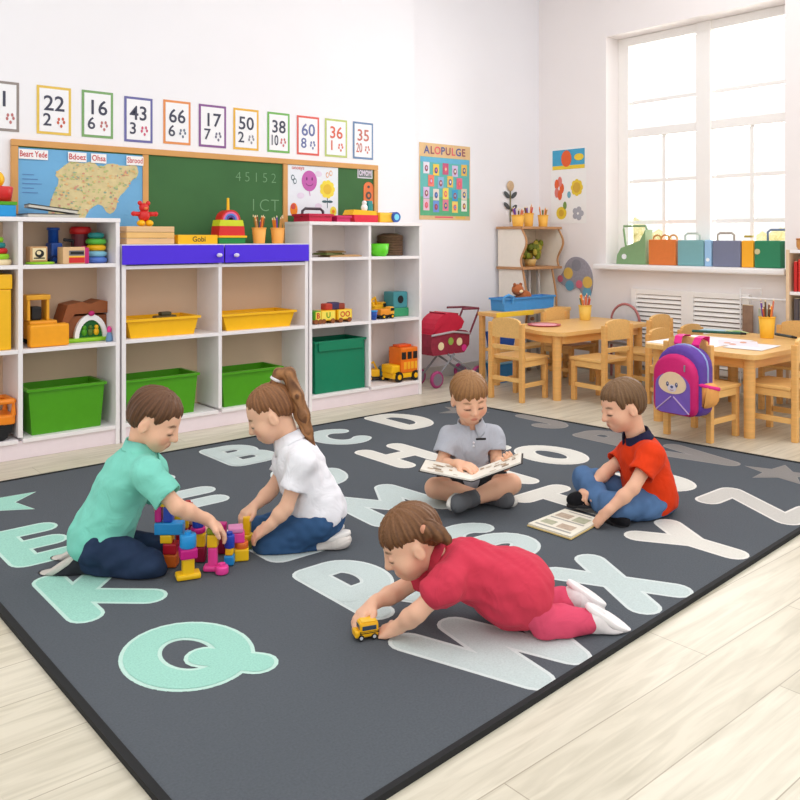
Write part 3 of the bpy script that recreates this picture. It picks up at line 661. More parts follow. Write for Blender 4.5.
part('weave', bm, WIK, t, True); part('lid', lathe(B(), [(.094, .126), (.09, .142), (.05, .156), (.006, .158)], n=28), WIK, t, True)
# alphabet block train
t = thing('toy_train', 'wooden toy train carrying letter blocks in the right middle cubby', 'toy', loc(333, .545, YF+.09))
for k, (x, m, ch, cm) in enumerate(((-.15, GRN, 'B', RED), (-.07, YEL, 'U', GRN), (.065, YEL, 'OO', RED))):
    w_ = .055 if k == 0 else .12
    c_ = part('wagon', bx(B(), x-w_/2, -.045, .018, x+w_/2, .045, .085, .006), m, t)
    bm = B(); frect(bm, x-w_/2+.008, .026, x+w_/2-.008, .08, 1, 0); ftext(bm, ch, x, .052, .05, 2, 1, .02); q = flat('letter_panel', bm, [mat((250, 225, 90)), cm], c_); q.location = (0, -.0453, 0)
    for s in (-.3, .3): part('wheel', cyl(B(), (x+s*w_, -.05, .016), (x+s*w_, .05, .016), .016, n=14), BRN, c_)
for x, m, r in ((-.05, mat((190, 60, 40)), .03), (-.0, mat((60, 50, 90)), .034), (.05, mat((150, 60, 40)), .028)):
    part('cargo', bx(B(), x-r, -.03, .085, x+r, .03, .085+r*1.4, .008), m, t)
# toys in the right middle cubby
truck('yellow toy lorry half hidden by the divider in the right middle cubby', 376, .545, YF+.19, .4, YEL, mat((240, 180, 40)), .8, 'toy_truck', YEL)
truck('small orange and white toy car in front of the teal box', 385, .545, YF+.07, 0, mat((240, 150, 40)), mat((250, 180, 60)), .62, 'toy_car')
t = thing('toy_cube', 'teal toy cube with a dark round hole and a green base', 'toy', loc(395.5, .545, YF+.17), .0); t.scale = (.92, .92, 1)
part('cube', bx(B(), -.07, -.06, .06, .07, .06, .175, .008), mat((70, 150, 160), .4), t); part('hole', cyl(B(), (0, -.063, .12), (0, -.055, .12), .028, n=20), BLK, t); part('base', bx(B(), -.08, -.065, 0, .08, .065, .06, .006), mat((60, 160, 110)), t)
t = thing('toy_cup', 'blue plastic toy cup beside the orange toy car', 'toy', loc(373.5, .545, YF+.05)); part('cup', lathe(B(), [(.02, 0), (.028, .06), (.024, .06), (.016, .005)], n=20), BLU, t, True); part('rim', lathe(B(), [(.027, .055), (.031, .058), (.027, .064)]), CYA, t)
# bottom right: digger and orange bus truck
truck('yellow toy digger with raised arm beside the green square bin', 375.5, .10, YF+.20, -.45, YEL, mat((60, 110, 130)), .74, 'toy_excavator', YEL)
t = thing('toy_truck', 'large orange toy truck with black windows in the bottom right cubby', 'toy', loc(402, .10, YF+.09), .0); t.scale = (.94, .94, 1)
part('chassis', bx(B(), -.14, -.07, .025, .11, .07, .06, .006), YEL, t); b_ = part('body', bx(B(), -.07, -.075, .06, .115, .075, .235, .012), mat((240, 120, 24), .35), t)
part('bonnet', bx(B(), -.15, -.065, .06, -.07, .065, .12, .015), YEL, t)
bm = B()
for x in (-.045, .01, .065): bx(bm, x-.02, -.078, .155, x+.02, .078, .205, .002)
part('window', bm, BLK, b_)
bm = B(); 
for k in range(4): bx(bm, -.045+k*.035, -.0775, .085, -.02+k*.035, .0775, .135, .002)
part('side_panel', bm, mat((250, 180, 40)), b_); wheels(t, (-.09, .07), .07, .036)
part('roof_light', bx(B(), -.06, -.04, .235, .06, .04, .252, .006), mat((236, 90, 30)), b_)
# ================================================================== WALL DISPLAYS (back-left wall)
FR = mat((214, 158, 92), .5, .1, 8)
cx0, cx1 = onY(10, 140, YB).x, onY(376, 166, YB).x; ct = 1.622; cb = .93; cdv = [onY(144.5, 150, YB).x, onY(284, 160, YB).x]
t = thing('chalkboard', 'wide green chalkboard in a wooden frame behind the shelves', 'chalkboard', ((cx0+cx1)/2, YB-.001, 0)); ox = t.location.x
CHK = mat((62, 108, 62), .8, .1, 5)
part('board', bx(B(), cx0-ox+.01, -.014, cb+.01, cx1-ox-.01, 0, ct-.01), CHK, t)
for a, b, c, d in ((cx0, cb, cx1, cb+.035), (cx0, ct-.035, cx1, ct)): part('frame_rail', bx(B(), a-ox, -.026, b, c-ox, -.001, d, .003), FR, t)
for a in (cx0, cdv[0]-.02, cdv[1]-.02, cx1-.035): part('frame_post', bx(B(), a-ox, -.024, cb+.036, a-ox+.035, -.001, ct-.036, .003), FR, t)
CH = mat((120, 160, 120), .9, .2, 90)
xw = onY(255, 175, YB).x-ox; zw = onY(255, 178, YB).z
xw2 = onY(263, 205, YB).x-ox
for ch, x, z, s in [(c_, xw-.13+.065*i, zw, .09) for i, c_ in enumerate('45152')]+[(c_, xw2-.08+.08*i, onY(263, 206, YB).z, .115) for i, c_ in enumerate('1CT')]:
    q = flat('chalk_mark', ftext(B(), ch, 0, 0, s, 1, 0, -.018), CH, t); q.location = (x, -.0142, z)
def poster(name, label, cat, wallX, loc_, rotz=0, group=None): return thing(name, label, cat, loc_, rotz, group)
# map
mx0, mx1 = onY(15.5, 150, YB).x, onY(142.5, 150, YB).x; mzt = 1.58; mzb = 1.0
t = thing('wall_map', 'blue wall map with tan land and red title labels', 'map', ((mx0+mx1)/2, YB-.0165, 0)); ox = t.location.x; w_ = mx1-mx0
SEA = mat((112, 176, 222), .55, .06, 5); LAND = mat((216, 200, 150), .6, .14, 26); LANDG = mat((186, 196, 130), .6, .16, 40); MRED = mat((205, 50, 60), .6); SEA2 = mat((150, 200, 232), .55, .05, 9)
bm = B(); frect(bm, -w_/2, mzb, w_/2, mzt, 1, 0)
lz = [(186, 440), (192, 390), (205, 330), (240, 262), (215, 236), (258, 202), (288, 180), (330, 196), (368, 184), (400, 212), (440, 190), (490, 206), (545, 195), (556, 240), (524, 262), (505, 300), (472, 330), (462, 384), (432, 400), (402, 352), (362, 372), (342, 404), (330, 440)]
lz = [q for p_, n_ in zip(lz, lz[1:]+lz[:1]) for q in ((p_[0]*.75+n_[0]*.25, p_[1]*.75+n_[1]*.25), (p_[0]*.25+n_[0]*.75, p_[1]*.25+n_[1]*.75))]
land = []
for zx, zy in lz:
    p_ = onY(zx/4, 115+zy/4, YB-.0165); land.append(((p_.x-ox+w_/2)/w_, (p_.z-mzb-.1)/(mzt-mzb-.1)))
def L2(p): return (-w_/2+p[0]*w_, mzb+.1+(mzt-mzb-.1)*p[1])
fpoly(bm, [L2(p) for p in land], 2, 1)
r2 = np.random.default_rng(3)
for k in range(520):
    u, v = .22+.75*r2.random(), .12+.78*r2.random()
    q = L2((u, v)); ins = False
    for (xa, ya), (xb, yb) in zip(land, land[1:]+land[:1]):
        if (ya > v) != (yb > v) and u < (xb-xa)*(v-ya)/(yb-ya)+xa: ins = not ins
    if ins: fdisc(bm, q[0], q[1], .003+.007*r2.random(), .002+.005*r2.random(), 3+k*.005, (2, 6, 2, 7, 6, 8)[k % 6], 7)
fpoly(bm, [L2(p) for p in ((.82, -.1), (1, -.1), (1, .1), (.92, .12), (.86, .04))], 2, 2)
for x, s, wd in ((.12, 'Beart Yede', .2), (.45, 'Bdoez', .13), (.62, 'Ohsa', .11), (.92, 'Sbrood', .13)):
    p = L2((x, .93)); frect(bm, p[0]-wd*w_/2-.005, p[1]-.026, p[0]+wd*w_/2+.005, p[1]+.026, 7, 3); ftext(bm, s, p[0], p[1], .045, 8, 4, .01, wd*w_)
for k in range(5): p = L2((.04, .70-.05*k)); frect(bm, p[0], p[1], p[0]+.06+.02*(k % 3), p[1]+.004, 3, 5)
flat('map_sheet', bm, [SEA, LAND, LANDG, OFFW, MRED, mat((90, 130, 190)), mat((228, 190, 130), .6), mat((214, 150, 130), .6), mat((150, 176, 150), .6)], t)
# drawing poster with balloon and flower
px0, px1 = onY(286, 190, YB).x, onY(336.5, 190, YB).x; pt = min(onY(310, 163, YB).z+.005, ct-.037); pb = onY(310, 213, YB).z-.02
t = thing('drawing_poster', 'white poster with a pink smiling balloon and a yellow flower', 'poster', ((px0+px1)/2, YB-.0165, 0)); w_ = px1-px0
bm = B(); PAP = mat((232, 238, 246), .7, .02); BAL = mat((196, 98, 176), .6, .05); FLW = mat((240, 218, 70), .6, .05); LINE = mat((70, 100, 110), .7)
frect(bm, -w_/2, pb, w_/2, pt, 1, 0)
def U(u, v): return (-w_/2+u*w_, pb+v*(pt-pb))
p = U(.42, .70); fdisc(bm, *p, .062, .07, 2, 1, 24); fline(bm, [(p[0], p[1]-.07), (p[0]+.006, p[1]-.10)], .005, 2, 1)
for s in (-1, 1): fdisc(bm, p[0]+s*.022, p[1]+.014, .006, .012, 3, 3, 10)
fline(bm, [(p[0]+.03*math.cos(a), p[1]-.01+.022*math.sin(a)) for a in [PI*(1.1+.08*k) for k in range(11)]], .005, 3, 3)
p = U(.78, .55)
for k in range(9): fdisc(bm, p[0]+.042*math.cos(k*.698), p[1]+.042*math.sin(k*.698), .022, .022, 2+k*.03, 2, 12)
fdisc(bm, *p, .035, .035, 3, 5, 18); fline(bm, [(p[0], p[1]-.06), (p[0], p[1]-.13)], .006, 2, 4)
for s in (-1, 1): fdisc(bm, p[0]+s*.022, p[1]-.085, .024, .009, 2, 4, 10)
p = U(.12, .12); fdisc(bm, *p, .03, .045, 2, 6, 14); fdisc(bm, p[0]-.005, p[1]+.02, .018, .02, 3, 7, 12)
p = U(.9, .10); fdisc(bm, *p, .028, .035, 2, 2, 12); fdisc(bm, p[0], p[1], .012, .014, 3, 6, 10)
p = U(.2, .95); ftext(bm, 'onoays', *p, .035, 2, 7, .01, .14)
for u, v in ((.1, .75), (.14, .68), (.78, .84), (.85, .88)): p = U(u, v); fdisc(bm, *p, .014, .02, 2, 4 if u < .5 else 8, 8); fdisc(bm, p[0], p[1], .009, .013, 3, 0, 8)
for u, v in ((.25, .4), (.6, .85), (.6, .2)): p = U(u, v); fdisc(bm, *p, .03, .02, 2, 9, 12)
flat('sheet', bm, [PAP, BAL, FLW, mat((120, 50, 110)), LINE, mat((228, 190, 50)), ORG, mat((214, 80, 70)), mat((230, 170, 120)), mat((226, 214, 234))], t)
# label and orange tag
x = onY(363.5, 173, YB).x; z = onY(363.5, 173.5, YB).z
t = thing('label_card', 'small white label with purple lettering on the chalkboard', 'sign', (x, YB-.0165, z)); bm = B(); frect(bm, -.067, -.036, .067, .036, 1, 0); frect(bm, -.06, -.029, .06, .029, 2, 1); ftext(bm, 'OMOM', 0, 0, .052, 3, 2, .02, .11); flat('card', bm, [mat((230, 226, 236)), mat((120, 130, 130)), mat((240, 225, 245))], t)
x = onY(367, 193, YB).x; z = onY(367, 194, YB).z
t = thing('door_tag', 'orange arch shaped paper tag with a dark round hole', 'tag', (x, YB-.0165, z)); bm = B(); fpoly(bm, [(-.045, -.07), (.045, -.07), (.045, .045)]+[(.045*math.cos(a), .045+.04*math.sin(a)) for a in [PI*k/10 for k in range(1, 10)]]+[(-.045, .045)], 1, 0); fdisc(bm, 0, -.012, .026, .028, 2, 1); fdisc(bm, 0, -.012, .012, .013, 3, 0); fdisc(bm, 0, .05, .012, .01, 2, 1, 10); flat('card', bm, [mat((226, 116, 60)), mat((70, 70, 66))], t)
# number cards
cards = [(4, 133, 'grey', (150, 140, 136), '1', '1', (190, 120, 120)), (54, 136, 'yellow', (232, 196, 90), '22', '2', (205, 100, 80)), (97.5, 139, 'green', (126, 170, 110), '16', '6', (190, 120, 120)),
 (138.5, 143, 'navy', (110, 110, 170), '43', '3', (205, 90, 120)), (177, 145.5, 'orange', (232, 150, 90), '66', '6', (110, 120, 140)), (212.5, 148, 'purple', (140, 90, 150), '17', '7', (120, 120, 140)),
 (246, 151, 'gold', (236, 184, 70), '50', '2', (150, 150, 160)), (278.5, 153, 'lime', (120, 186, 96), '38', '10', (200, 110, 110)), (308, 155.5, 'red', (226, 100, 90), '60', '8', (110, 120, 170)), (336, 158, 'olive', (190, 206, 120), '36', '1', (220, 110, 90)), (363, 160, 'blue', (110, 140, 180), '35', '20', (200, 120, 110))]
NUM = mat((72, 74, 92), .7, .02)
bott = [(16, 132), (71, 136), (113, 139), (152.5, 143.5), (190.5, 145.5), (226, 148.5), (258.5, 151), (289.5, 153.5), (319, 156), (347, 158), (373, 160)]
for i, (px, py, nm, c, a, b, ac) in enumerate(cards):
    Y = YB-.001; x = onY(px, 140, Y).x; zb_ = onY(bott[i][0], bott[i][1], Y).z; W = .165 if i < 7 else .16; Hh = .262
    W = onY(bott[i][0], 140, Y).x-x; W = min(max(W*2, .15), .19)
    lab = {0: 'number card cut off by the left edge above the map'}.get(i, '%s framed card with the numbers %s and %s above the chalkboard' % (nm, a, b))
    t = thing('number_card', lab, 'card', (x, Y, zb_), 0, 'number cards in a row above the chalkboard')
    bm = B(); frect(bm, -W/2, 0, W/2, Hh, 1, 0); frect(bm, -W/2+.014, .014, W/2-.014, Hh-.014, 2, 1)
    ncol = 2 if i < 8 else 3
    ftext(bm, a, 0, Hh*.63, .115, 3, ncol, .012, W*.6); ftext(bm, b, -W*.2, Hh*.29, .095, 3, ncol, .012, W*.3)
    for k in range(5): q = (W*.2+.016*math.cos(k*2.4), Hh*.27+.022*math.sin(k*2.4)); fdisc(bm, q[0], q[1], .007, .010, 3+k*.05, 3, 7)
    part_ = flat('sheet', bm, [mat(c, .6), mat((246, 246, 250), .7, .01), NUM, mat(ac, .7)], t)
# alphabet poster on the back wall
Y = YA-.001; x0, x1 = onY(419, 180, Y).x, onY(470, 180, Y).x; zb_, ztp = onY(420, 219.5, Y).z, onY(420, 142, Y).z; w_ = x1-x0; h_ = ztp-zb_
t = thing('alphabet_poster', 'teal alphabet poster with rows of coloured picture squares', 'poster', ((x0+x1)/2, Y, zb_))
bm = B(); frect(bm, -w_/2, 0, w_/2, h_, 1, 0); frect(bm, -w_/2+.01, h_*.065, w_/2-.01, h_*.82, 2, 1); frect(bm, -w_/2+.01, h_*.055, w_/2-.01, h_*.30, 3, 2); frect(bm, -w_/2+.01, h_*.75, w_/2-.01, h_*.815, 3, 3)
pc = [(232, 226, 240), (240, 206, 80), (200, 90, 130), (206, 190, 226), (232, 190, 90), (236, 130, 110), (140, 180, 220), (236, 196, 90), (226, 110, 140), (214, 190, 226), (230, 220, 210), (240, 220, 100), (60, 160, 210), (226, 210, 190), (230, 190, 210), (110, 150, 220), (226, 130, 150), (240, 210, 110), (236, 236, 226)]
pm = [mat((226, 190, 140), .6), mat((96, 184, 180), .6, .06), mat((90, 176, 130), .6, .08), mat((100, 180, 214), .6)]+[mat(c, .6) for c in pc]+[mat((150, 80, 90)), mat((80, 90, 150)), mat((230, 96, 110))]
n0 = 4; k = 0; n1 = 4+len(pc)
for row, (cnt, v) in enumerate(((5, .675), (4, .51), (5, .35), (5, .195))):
    for j in range(cnt):
        u = (-.37+.185*j) if cnt == 5 else (-.28+.185*j)
        xq, zq = u*w_, v*h_+(j % 2)*-.012
        frect(bm, xq-.032, zq-.045, xq+.032, zq+.045, 4, n0+k); fdisc(bm, xq, zq-.004, .018, .026, 5, n1+(k % 3), 10); fdisc(bm, xq, zq-.002, .009, .012, 6, n0+(k*5+3) % len(pc), 8); k += 1
for j, ch in enumerate('ALOPULGE'): ftext(bm, ch, (-.36+.103*j)*w_, h_*.905, .085, 3, n1+((j*2+1) % 3), .02)
frect(bm, -w_*.2, h_*.025, w_*.15, h_*.045, 2, n1+2); frect(bm, w_*.2, h_*.02, w_*.4, h_*.05, 2, n0+4)
flat('sheet', bm, pm, t)
# drawings sheet on the right wall
def wallB(name, label, cat, px, py): p = onX(px, py, XB-.001); return thing(name, label, cat, p, -PI/2)
t = wallB('drawing_sheet', 'tall white sheet of children\'s paintings beside the window', 'poster', 568.5, 223.5)
ya, yb = onX(551, 180, XB).y, onX(586, 180, XB).y; w_ = ya-yb; h_ = onX(568, 148, XB).z-t.location.z
bm = B(); frect(bm, -w_/2, 0, w_/2, h_, 1, 0)
frect(bm, -w_*.46, h_*.72, w_*.46, h_*.98, 2, 1); frect(bm, -w_*.46, h_*.72, w_*.46, h_*.77, 3, 3); fdisc(bm, -.02, h_*.86, .055, h_*.11, 4, 2, 18); fdisc(bm, w_*.3, h_*.87, .05, .03, 3, 3, 12)
for k in range(5): fdisc(bm, -w_*.27+.03*math.cos(k*1.26), h_*.47+.06*math.sin(k*1.26), .024, .045, 2+.1*k, 4 if k % 2 else 2, 12)
for k in range(8): fdisc(bm, w_*.24+.04*math.cos(k*.785), h_*.47+.045*math.sin(k*.785), .024, .028, 2+.1*k, 3, 12)
fdisc(bm, w_*.24, h_*.47, .04, .045, 4, 5, 14); fdisc(bm, -w_*.2, h_*.14, .055, .055, 2, 3, 16); fdisc(bm, -w_*.2, h_*.14, .028, .03, 3, 5, 12); fdisc(bm, -w_*.1, h_*.24, .02, .035, 2, 7, 10)
for k in range(5): fdisc(bm, w_*.27+.035*math.cos(k*1.26), h_*.13+.035*math.sin(k*1.26), .026, .026, 2+.1*k, 6, 12)
fdisc(bm, w_*.02, h_*.38, .02, .03, 2, 8, 10)
flat('sheet', bm, [mat((248, 246, 244), .7, .01), mat((70, 166, 206), .6), mat((232, 100, 50), .6), mat((240, 208, 60), .6), mat((226, 130, 120), .6), mat((220, 176, 60), .6), mat((176, 176, 186), .6), mat((130, 160, 80), .6), mat((120, 180, 200), .6)], t)
# painted palette / fish decoration
t = wallB('paper_fish', 'grey cut-out wall decoration with yellow and blue paint spots', 'decoration', 577, 277)
bm = B(); s = .62
pts = [(-.22, -.03), (-.14, .03), (-.11, .13), (-.02, .18), (.09, .15), (.16, .06), (.17, -.08), (.13, -.17), (.06, -.16), (.02, -.08), (-.06, -.12), (-.13, -.08)]
for _ in range(2): pts = [q for p_, n_ in zip(pts, pts[1:]+pts[:1]) for q in ((p_[0]*.75+n_[0]*.25, p_[1]*.75+n_[1]*.25), (p_[0]*.25+n_[0]*.75, p_[1]*.25+n_[1]*.75))]
prism(bm, pts, -.008, 0)
part('board', bm, mat((168, 164, 176), .6, .15, 60), t)
bm = B()
for x, z, r, mi in ((-.085, .03, .05, 0), (.115, -.04, .05, 0), (-.07, -.075, .045, 1), (.11, -.125, .045, 1), (.03, -.06, .035, 2), (-.17, -.02, .03, 2), (.0, .1, .05, 3)): fdisc(bm, x, z, r, r, 1+x, mi, 16)
q = flat('paint_spots', bm, [mat((240, 200, 100), .6), mat((110, 176, 206), .6), mat((230, 120, 140), .6), mat((150, 150, 160), .6)], t); q.location = (0, -.009, 0)
# ---- window sill items
zs_ = wz0+.0225
def sill(px, X): return (X, onX(px, 238, X).y, zs_)
XSI = XB+.03
def siw(a, b): return onX(a, 238, XSI).y-onX(b, 238, XSI).y
def filebox(name, label, px0, px1, py, m, handle=None, extra=None, d=.10):
    h = onX(px0, py, XSI).z-zs_; w_ = siw(px0, px1); t = thing(name, label, 'folder', sill((px0+px1)/2, XSI), -PI/2, 'cases and holders on the window sill')
    part('case', bx(B(), -w_/2+.002, -.0, 0, w_/2-.002, d, h, .008), m, t)
    if handle:
        x, wd, hh, hm = handle; part('handle', tube(B(), [(x-wd/2, .05, h-.01), (x-wd/2, .05, h+hh-.015), (x-wd/2+.02, .05, h+hh), (x+wd/2-.02, .05, h+hh), (x+wd/2, .05, h+hh-.015), (x+wd/2, .05, h-.01)], .008, 8), hm, t)
    return t
SG = mat((134, 168, 120), .5, .04)
t = thing('magazine_holder', 'pale green curved holder with a tall open top at the left of the sill', 'folder', sill(630.5, XSI), -PI/2, 'cases and holders on the window sill')
w_ = siw(616, 645); h = onX(630, 226, XSI).z-zs_
part('side_panel', prism(B(), [(-w_/2, 0), (w_/2, 0), (w_/2, h*.9), (w_/2-.05, h*.62), (-.02, h*.50), (-w_*.34, h*.42), (-w_*.47, h*.24)], 0, .012), SG, t)
part('side_panel', prism(B(), [(-w_/2, 0), (w_/2, 0), (w_/2, h*.9), (w_/2-.05, h*.62), (-.02, h*.50), (-w_*.34, h*.42), (-w_*.47, h*.24)], .09, .102), SG, t)
part('front_panel', bx(B(), w_/2-.012, .0125, 0, w_/2, .0895, h*.9), SG, t)
part('frame', tube(B(), [(w_/2-.012, .05, h*.85), (w_/2-.03, .05, h), (-w_*.36, .05, h), (-w_*.36, .05, h*.92), (-w_*.27, .05, h*.4)], .009, 8), SG, t)
part('hole', cyl(B(), (-w_*.22, -.003, h*.2), (-w_*.22, .0, h*.2), .022, n=18), OFFW, t)
t = filebox('toy_case', 'orange case with scalloped wire handles on the window sill', 648, 675.5, 239.5, mat((226, 124, 56), .5, .05))
h = onX(648, 239.5, XSI).z-zs_
for x in (-.07, 0, .07): part('loop', tube(B(), [(x-.035+.0, .05, h-.004)]+[(x-.035*math.cos(a), .05, h+.035*math.sin(a)) for a in [PI*k/8 for k in range(1, 8)]]+[(x+.035, .05, h-.004)], .007, 8), mat((206, 160, 90), .5), t)
HM = mat((196, 206, 196), .4); 
filebox('briefcase_folder', 'light teal carry folder with a pale handle on the window sill', 677, 703.5, 240, mat((126, 176, 180), .5, .03), (-.01, .12, .05, HM))
filebox('ring_binder', 'narrow pale blue binder between the teal and the grey folders', 704, 711.5, 240, mat((160, 200, 236), .5, .03), None, d=.12)
part('finger_hole', cyl(B(), (0, -.002, .05), (0, .0, .05), .014, n=16), OFFW, bpy.data.objects['ring_binder'])
filebox('briefcase_folder', 'slate grey carry folder with a tan handle on the window sill', 712, 740.5, 240.5, mat((122, 126, 150), .5, .03), (-.03, .13, .055, mat((176, 164, 150), .4)))
t = filebox('ring_binder', 'narrow amber binder beside the green case', 741, 753.5, 240.5, mat((250, 176, 40), .5, .03), None, d=.11); part('clip', bx(B(), -.03, .01, .215, .03, .05, .23, .004), mat((176, 160, 60)), t)
t = filebox('briefcase_folder', 'dark green carry case with a round clasp at the right end of the sill', 754, 780.5, 240.5, mat((46, 132, 92), .5, .03), (.05, .14, .075, mat((110, 130, 160), .4)))
part('clasp', cyl(B(), (-.07, -.006, .115), (-.07, .0, .115), .02, n=18), mat((214, 200, 150), .4), t)
# ---- radiator cover on the right wall
ry1 = onX(631, 290, XB-.03).y; rym = onX(687, 290, XB-.03).y; ry0 = onX(749, 290, XB-.03).y; rt = .70
t = thing('radiator_cover', 'white slatted radiator cover under the window', 'radiator cover', (XB-.001, (ry0+ry1)/2, 0)); oy = t.location.y
def rb(bm, ya, yb, za, zb_, xa=-.03, xb=0, bev=.002): return bx(bm, xa, ya-oy, za, xb, yb-oy, zb_, bev)
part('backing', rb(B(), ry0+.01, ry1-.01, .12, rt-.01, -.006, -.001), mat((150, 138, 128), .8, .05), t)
for a, b in ((ry0, ry0+.05), (rym-.05, rym+.05), (ry1-.045, ry1)): part('stile', rb(B(), a, b, .1, rt), WF, t)
part('rail', rb(B(), ry0+.051, ry1-.046, rt-.04, rt-.001, -.027), WF, t); part('rail', rb(B(), ry0+.051, ry1-.046, .1, .14, -.027), WF, t)
for a, b in ((ry0+.051, rym-.051), (rym+.051, ry1-.046)):
    bm = B()
    for k in range(15):
        z = .16+k*.0345; box(bm, (-.017, (a+b)/2-oy, z), (.006, b-a, .028), .001, Matrix.Rotation(.5, 3, 'Y'))
    part('slat_panel', bm, WF, t)
# rack with booklets to the right of the radiator
t = thing('brochure_rack', 'white wire rack of booklets below the sill, right of the radiator', 'rack', (XB-.05, onX(764, 300, XB-.05).y, 0)); 
zr0, zr1 = .35, onX(764, 289, XB-.05).z
bm = B(); yw = .17
tube(bm, [(0, yw, 0), (0, yw, zr1), (0, .02, zr1), (0, .02, zr1-.04)], .006, 8); tube(bm, [(0, -yw, 0), (0, -yw, zr1-.07)], .006, 8); tube(bm, [(0, yw, zr1-.07), (0, -yw, zr1-.07)], .008, 8); bx(bm, -.035, -yw, .35, .01, yw, .3675, .003)
part('wire_frame', bm, OFFW, t)
bk = thing('booklet', 'brown booklet standing in the wire rack at its left', 'booklet', (XB-.066, t.location.y+.10, .368), 0, 'booklets in the wire rack'); part('cover', bx(B(), -.006, -.03, 0, .006, .045, .26, .002), mat((150, 120, 100), .6, .3, 20), bk); part('pages', bx(B(), -.004, -.028, .26, .004, .043, .263), CREAM, bk)
bk = thing('booklet', 'greenish booklet standing in the wire rack at its right', 'booklet', (XB-.066, t.location.y-.02, .368), 0, 'booklets in the wire rack'); part('cover', bx(B(), -.006, -.05, 0, .006, .05, .24, .002), mat((176, 180, 160), .6, .2, 20), bk); part('pages', bx(B(), -.004, -.048, .24, .004, .048, .243), CREAM, bk)
# ================================================================== TABLES AND CHAIRS
def make_chair(label, loc_, rotz):          # faces local +x ; backrest at local -x
    t = thing('child_chair', label, 'chair', loc_, rotz, 'wooden children\'s chairs')
    W, D, SZ, TZ = .265, .265, .295, .555
    for s in (-1, 1):
        part('leg', bx(B(), -D/2-.016, s*W/2-.016, 0, -D/2+.016, s*W/2+.016, TZ-.03, .005), WOOD, t)
        part('leg', bx(B(), D/2-.018, s*(W/2-.005)-.016, 0, D/2+.014, s*(W/2-.005)+.016, SZ-.022, .005), WOOD, t)
        part('stretcher', bx(B(), -D/2+.017, s*W/2-.009, .095, D/2-.02, s*W/2+.009, .125, .003), WOODX, t)
        part('seat_rail', bx(B(), -D/2+.017, s*W/2-.011, SZ-.062, D/2-.019, s*W/2+.009, SZ-.022, .003), WOODX, t)
    part('seat', bx(B(), -D/2+.017, -W/2-.017, SZ-.021, D/2+.022, W/2+.017, SZ, .006), WOODX, t)
    w2 = W/2-.0165
    pts = [(-w2, .425), (w2, .425), (w2, TZ-.02)]+[(w2*math.cos(a), TZ-.02+.026*math.sin(a)) for a in [PI*k/12 for k in range(1, 12)]]+[(-w2, TZ-.02)]
    part('backrest', prism(B(), pts, -D/2-.011, -D/2+.011, 0, 'x'), WOODX, t)
    part('back_rail', bx(B(), -D/2-.01, -w2, .345, -D/2+.01, w2, .375, .003), WOODX, t)
    part('stretcher', bx(B(), -D/2-.009, -w2, .13, -D/2+.009, w2, .16, .003), WOODX, t)
    return t
ch0 = make_chair('wooden child chair beside the stroller, its back to the camera', (4.345, 3.83, 0), .06)
for lb, p, rz in (('wooden child chair directly behind the boy in the orange shirt', (4.70, 3.40, 0), PI/2-.06),
    ('wooden child chair between the two tables, behind the pink backpack', (5.23, 3.42, 0), PI/2),
    ('wooden child chair pushed under the table in front of the blue basket', (5.13, 4.02, 0), -PI/2),
    ('wooden child chair carrying the pink and purple backpack', (4.30, 2.44, 0), -.04),
    ('wooden child chair cut off by the right edge of the photo', (4.655, 2.155, 0), PI/2),
    ('wooden child chair behind the table with papers, farther from the yellow cup', (4.98, 3.0, 0), -PI/2),
    ('wooden child chair behind the table with papers, nearer the yellow cup', (5.38, 3.005, 0), -PI/2),
    ('wooden child chair at the table end next to the bookshelf', (5.37, 2.43, 0), PI)):
    q = dup(ch0, p, rz, lb)
    if 'behind the table' in lb: q.scale.z = .88
def table(label, pts, legs, z, name='child_table'):
    cx, cy = sum(p[0] for p in pts)/len(pts), sum(p[1] for p in pts)/len(pts)
    t = thing(name, label, 'table', (cx, cy, 0))
    # rounded corners
    R = []
    n = len(pts)
    for i in range(n):
        p, a, b = Vector(pts[i]), Vector(pts[i-1]), Vector(pts[(i+1) % n]); u, v = (a-p).normalized(), (b-p).normalized(); r = .06
        for k in range(6):
            s = k/5; q = p+u*r*(1-s)**2+v*r*s**2; R.append((q.x-cx, q.y-cy))
    part('tabletop', prism(B(), R, z-.026, z, 0, 'z'), WOODX, t)
    R2 = [(x*.88, y*.84) for x, y in R]; R3 = [(x*.84, y*.78) for x, y in R][::1]
    bm = B(); ring_mesh(bm, [[Vector((x, y, zz_)) for x, y in RR] for RR, zz_ in ((R2, z-.085), (R2, z-.027), (R3, z-.027), (R3, z-.085))], False, 0, True)
    part('apron', bm, WOOD, t)
    for x, y in legs: part('leg', cyl(B(), (x-cx, y-cy, 0), (x-cx, y-cy, z-.027), .029, .032, 18), WOOD, t)
    return t
TZ1 = .465
table('wooden table with rounded corners standing nearer the back wall', [(4.55, 4.10), (4.40, 3.68), (4.44, 3.52), (5.47, 3.52), (5.55, 4.10)], [(4.475, 3.60), (5.43, 3.60), (4.58, 4.03), (5.48, 4.03)], TZ1)
table('wooden rectangular table strewn with papers, at the right', [(4.37, 2.165), (5.40, 2.165), (5.40, 2.87), (4.37, 2.87)], [(4.44, 2.235), (5.33, 2.235), (4.44, 2.80), (5.33, 2.80)], TZ1)
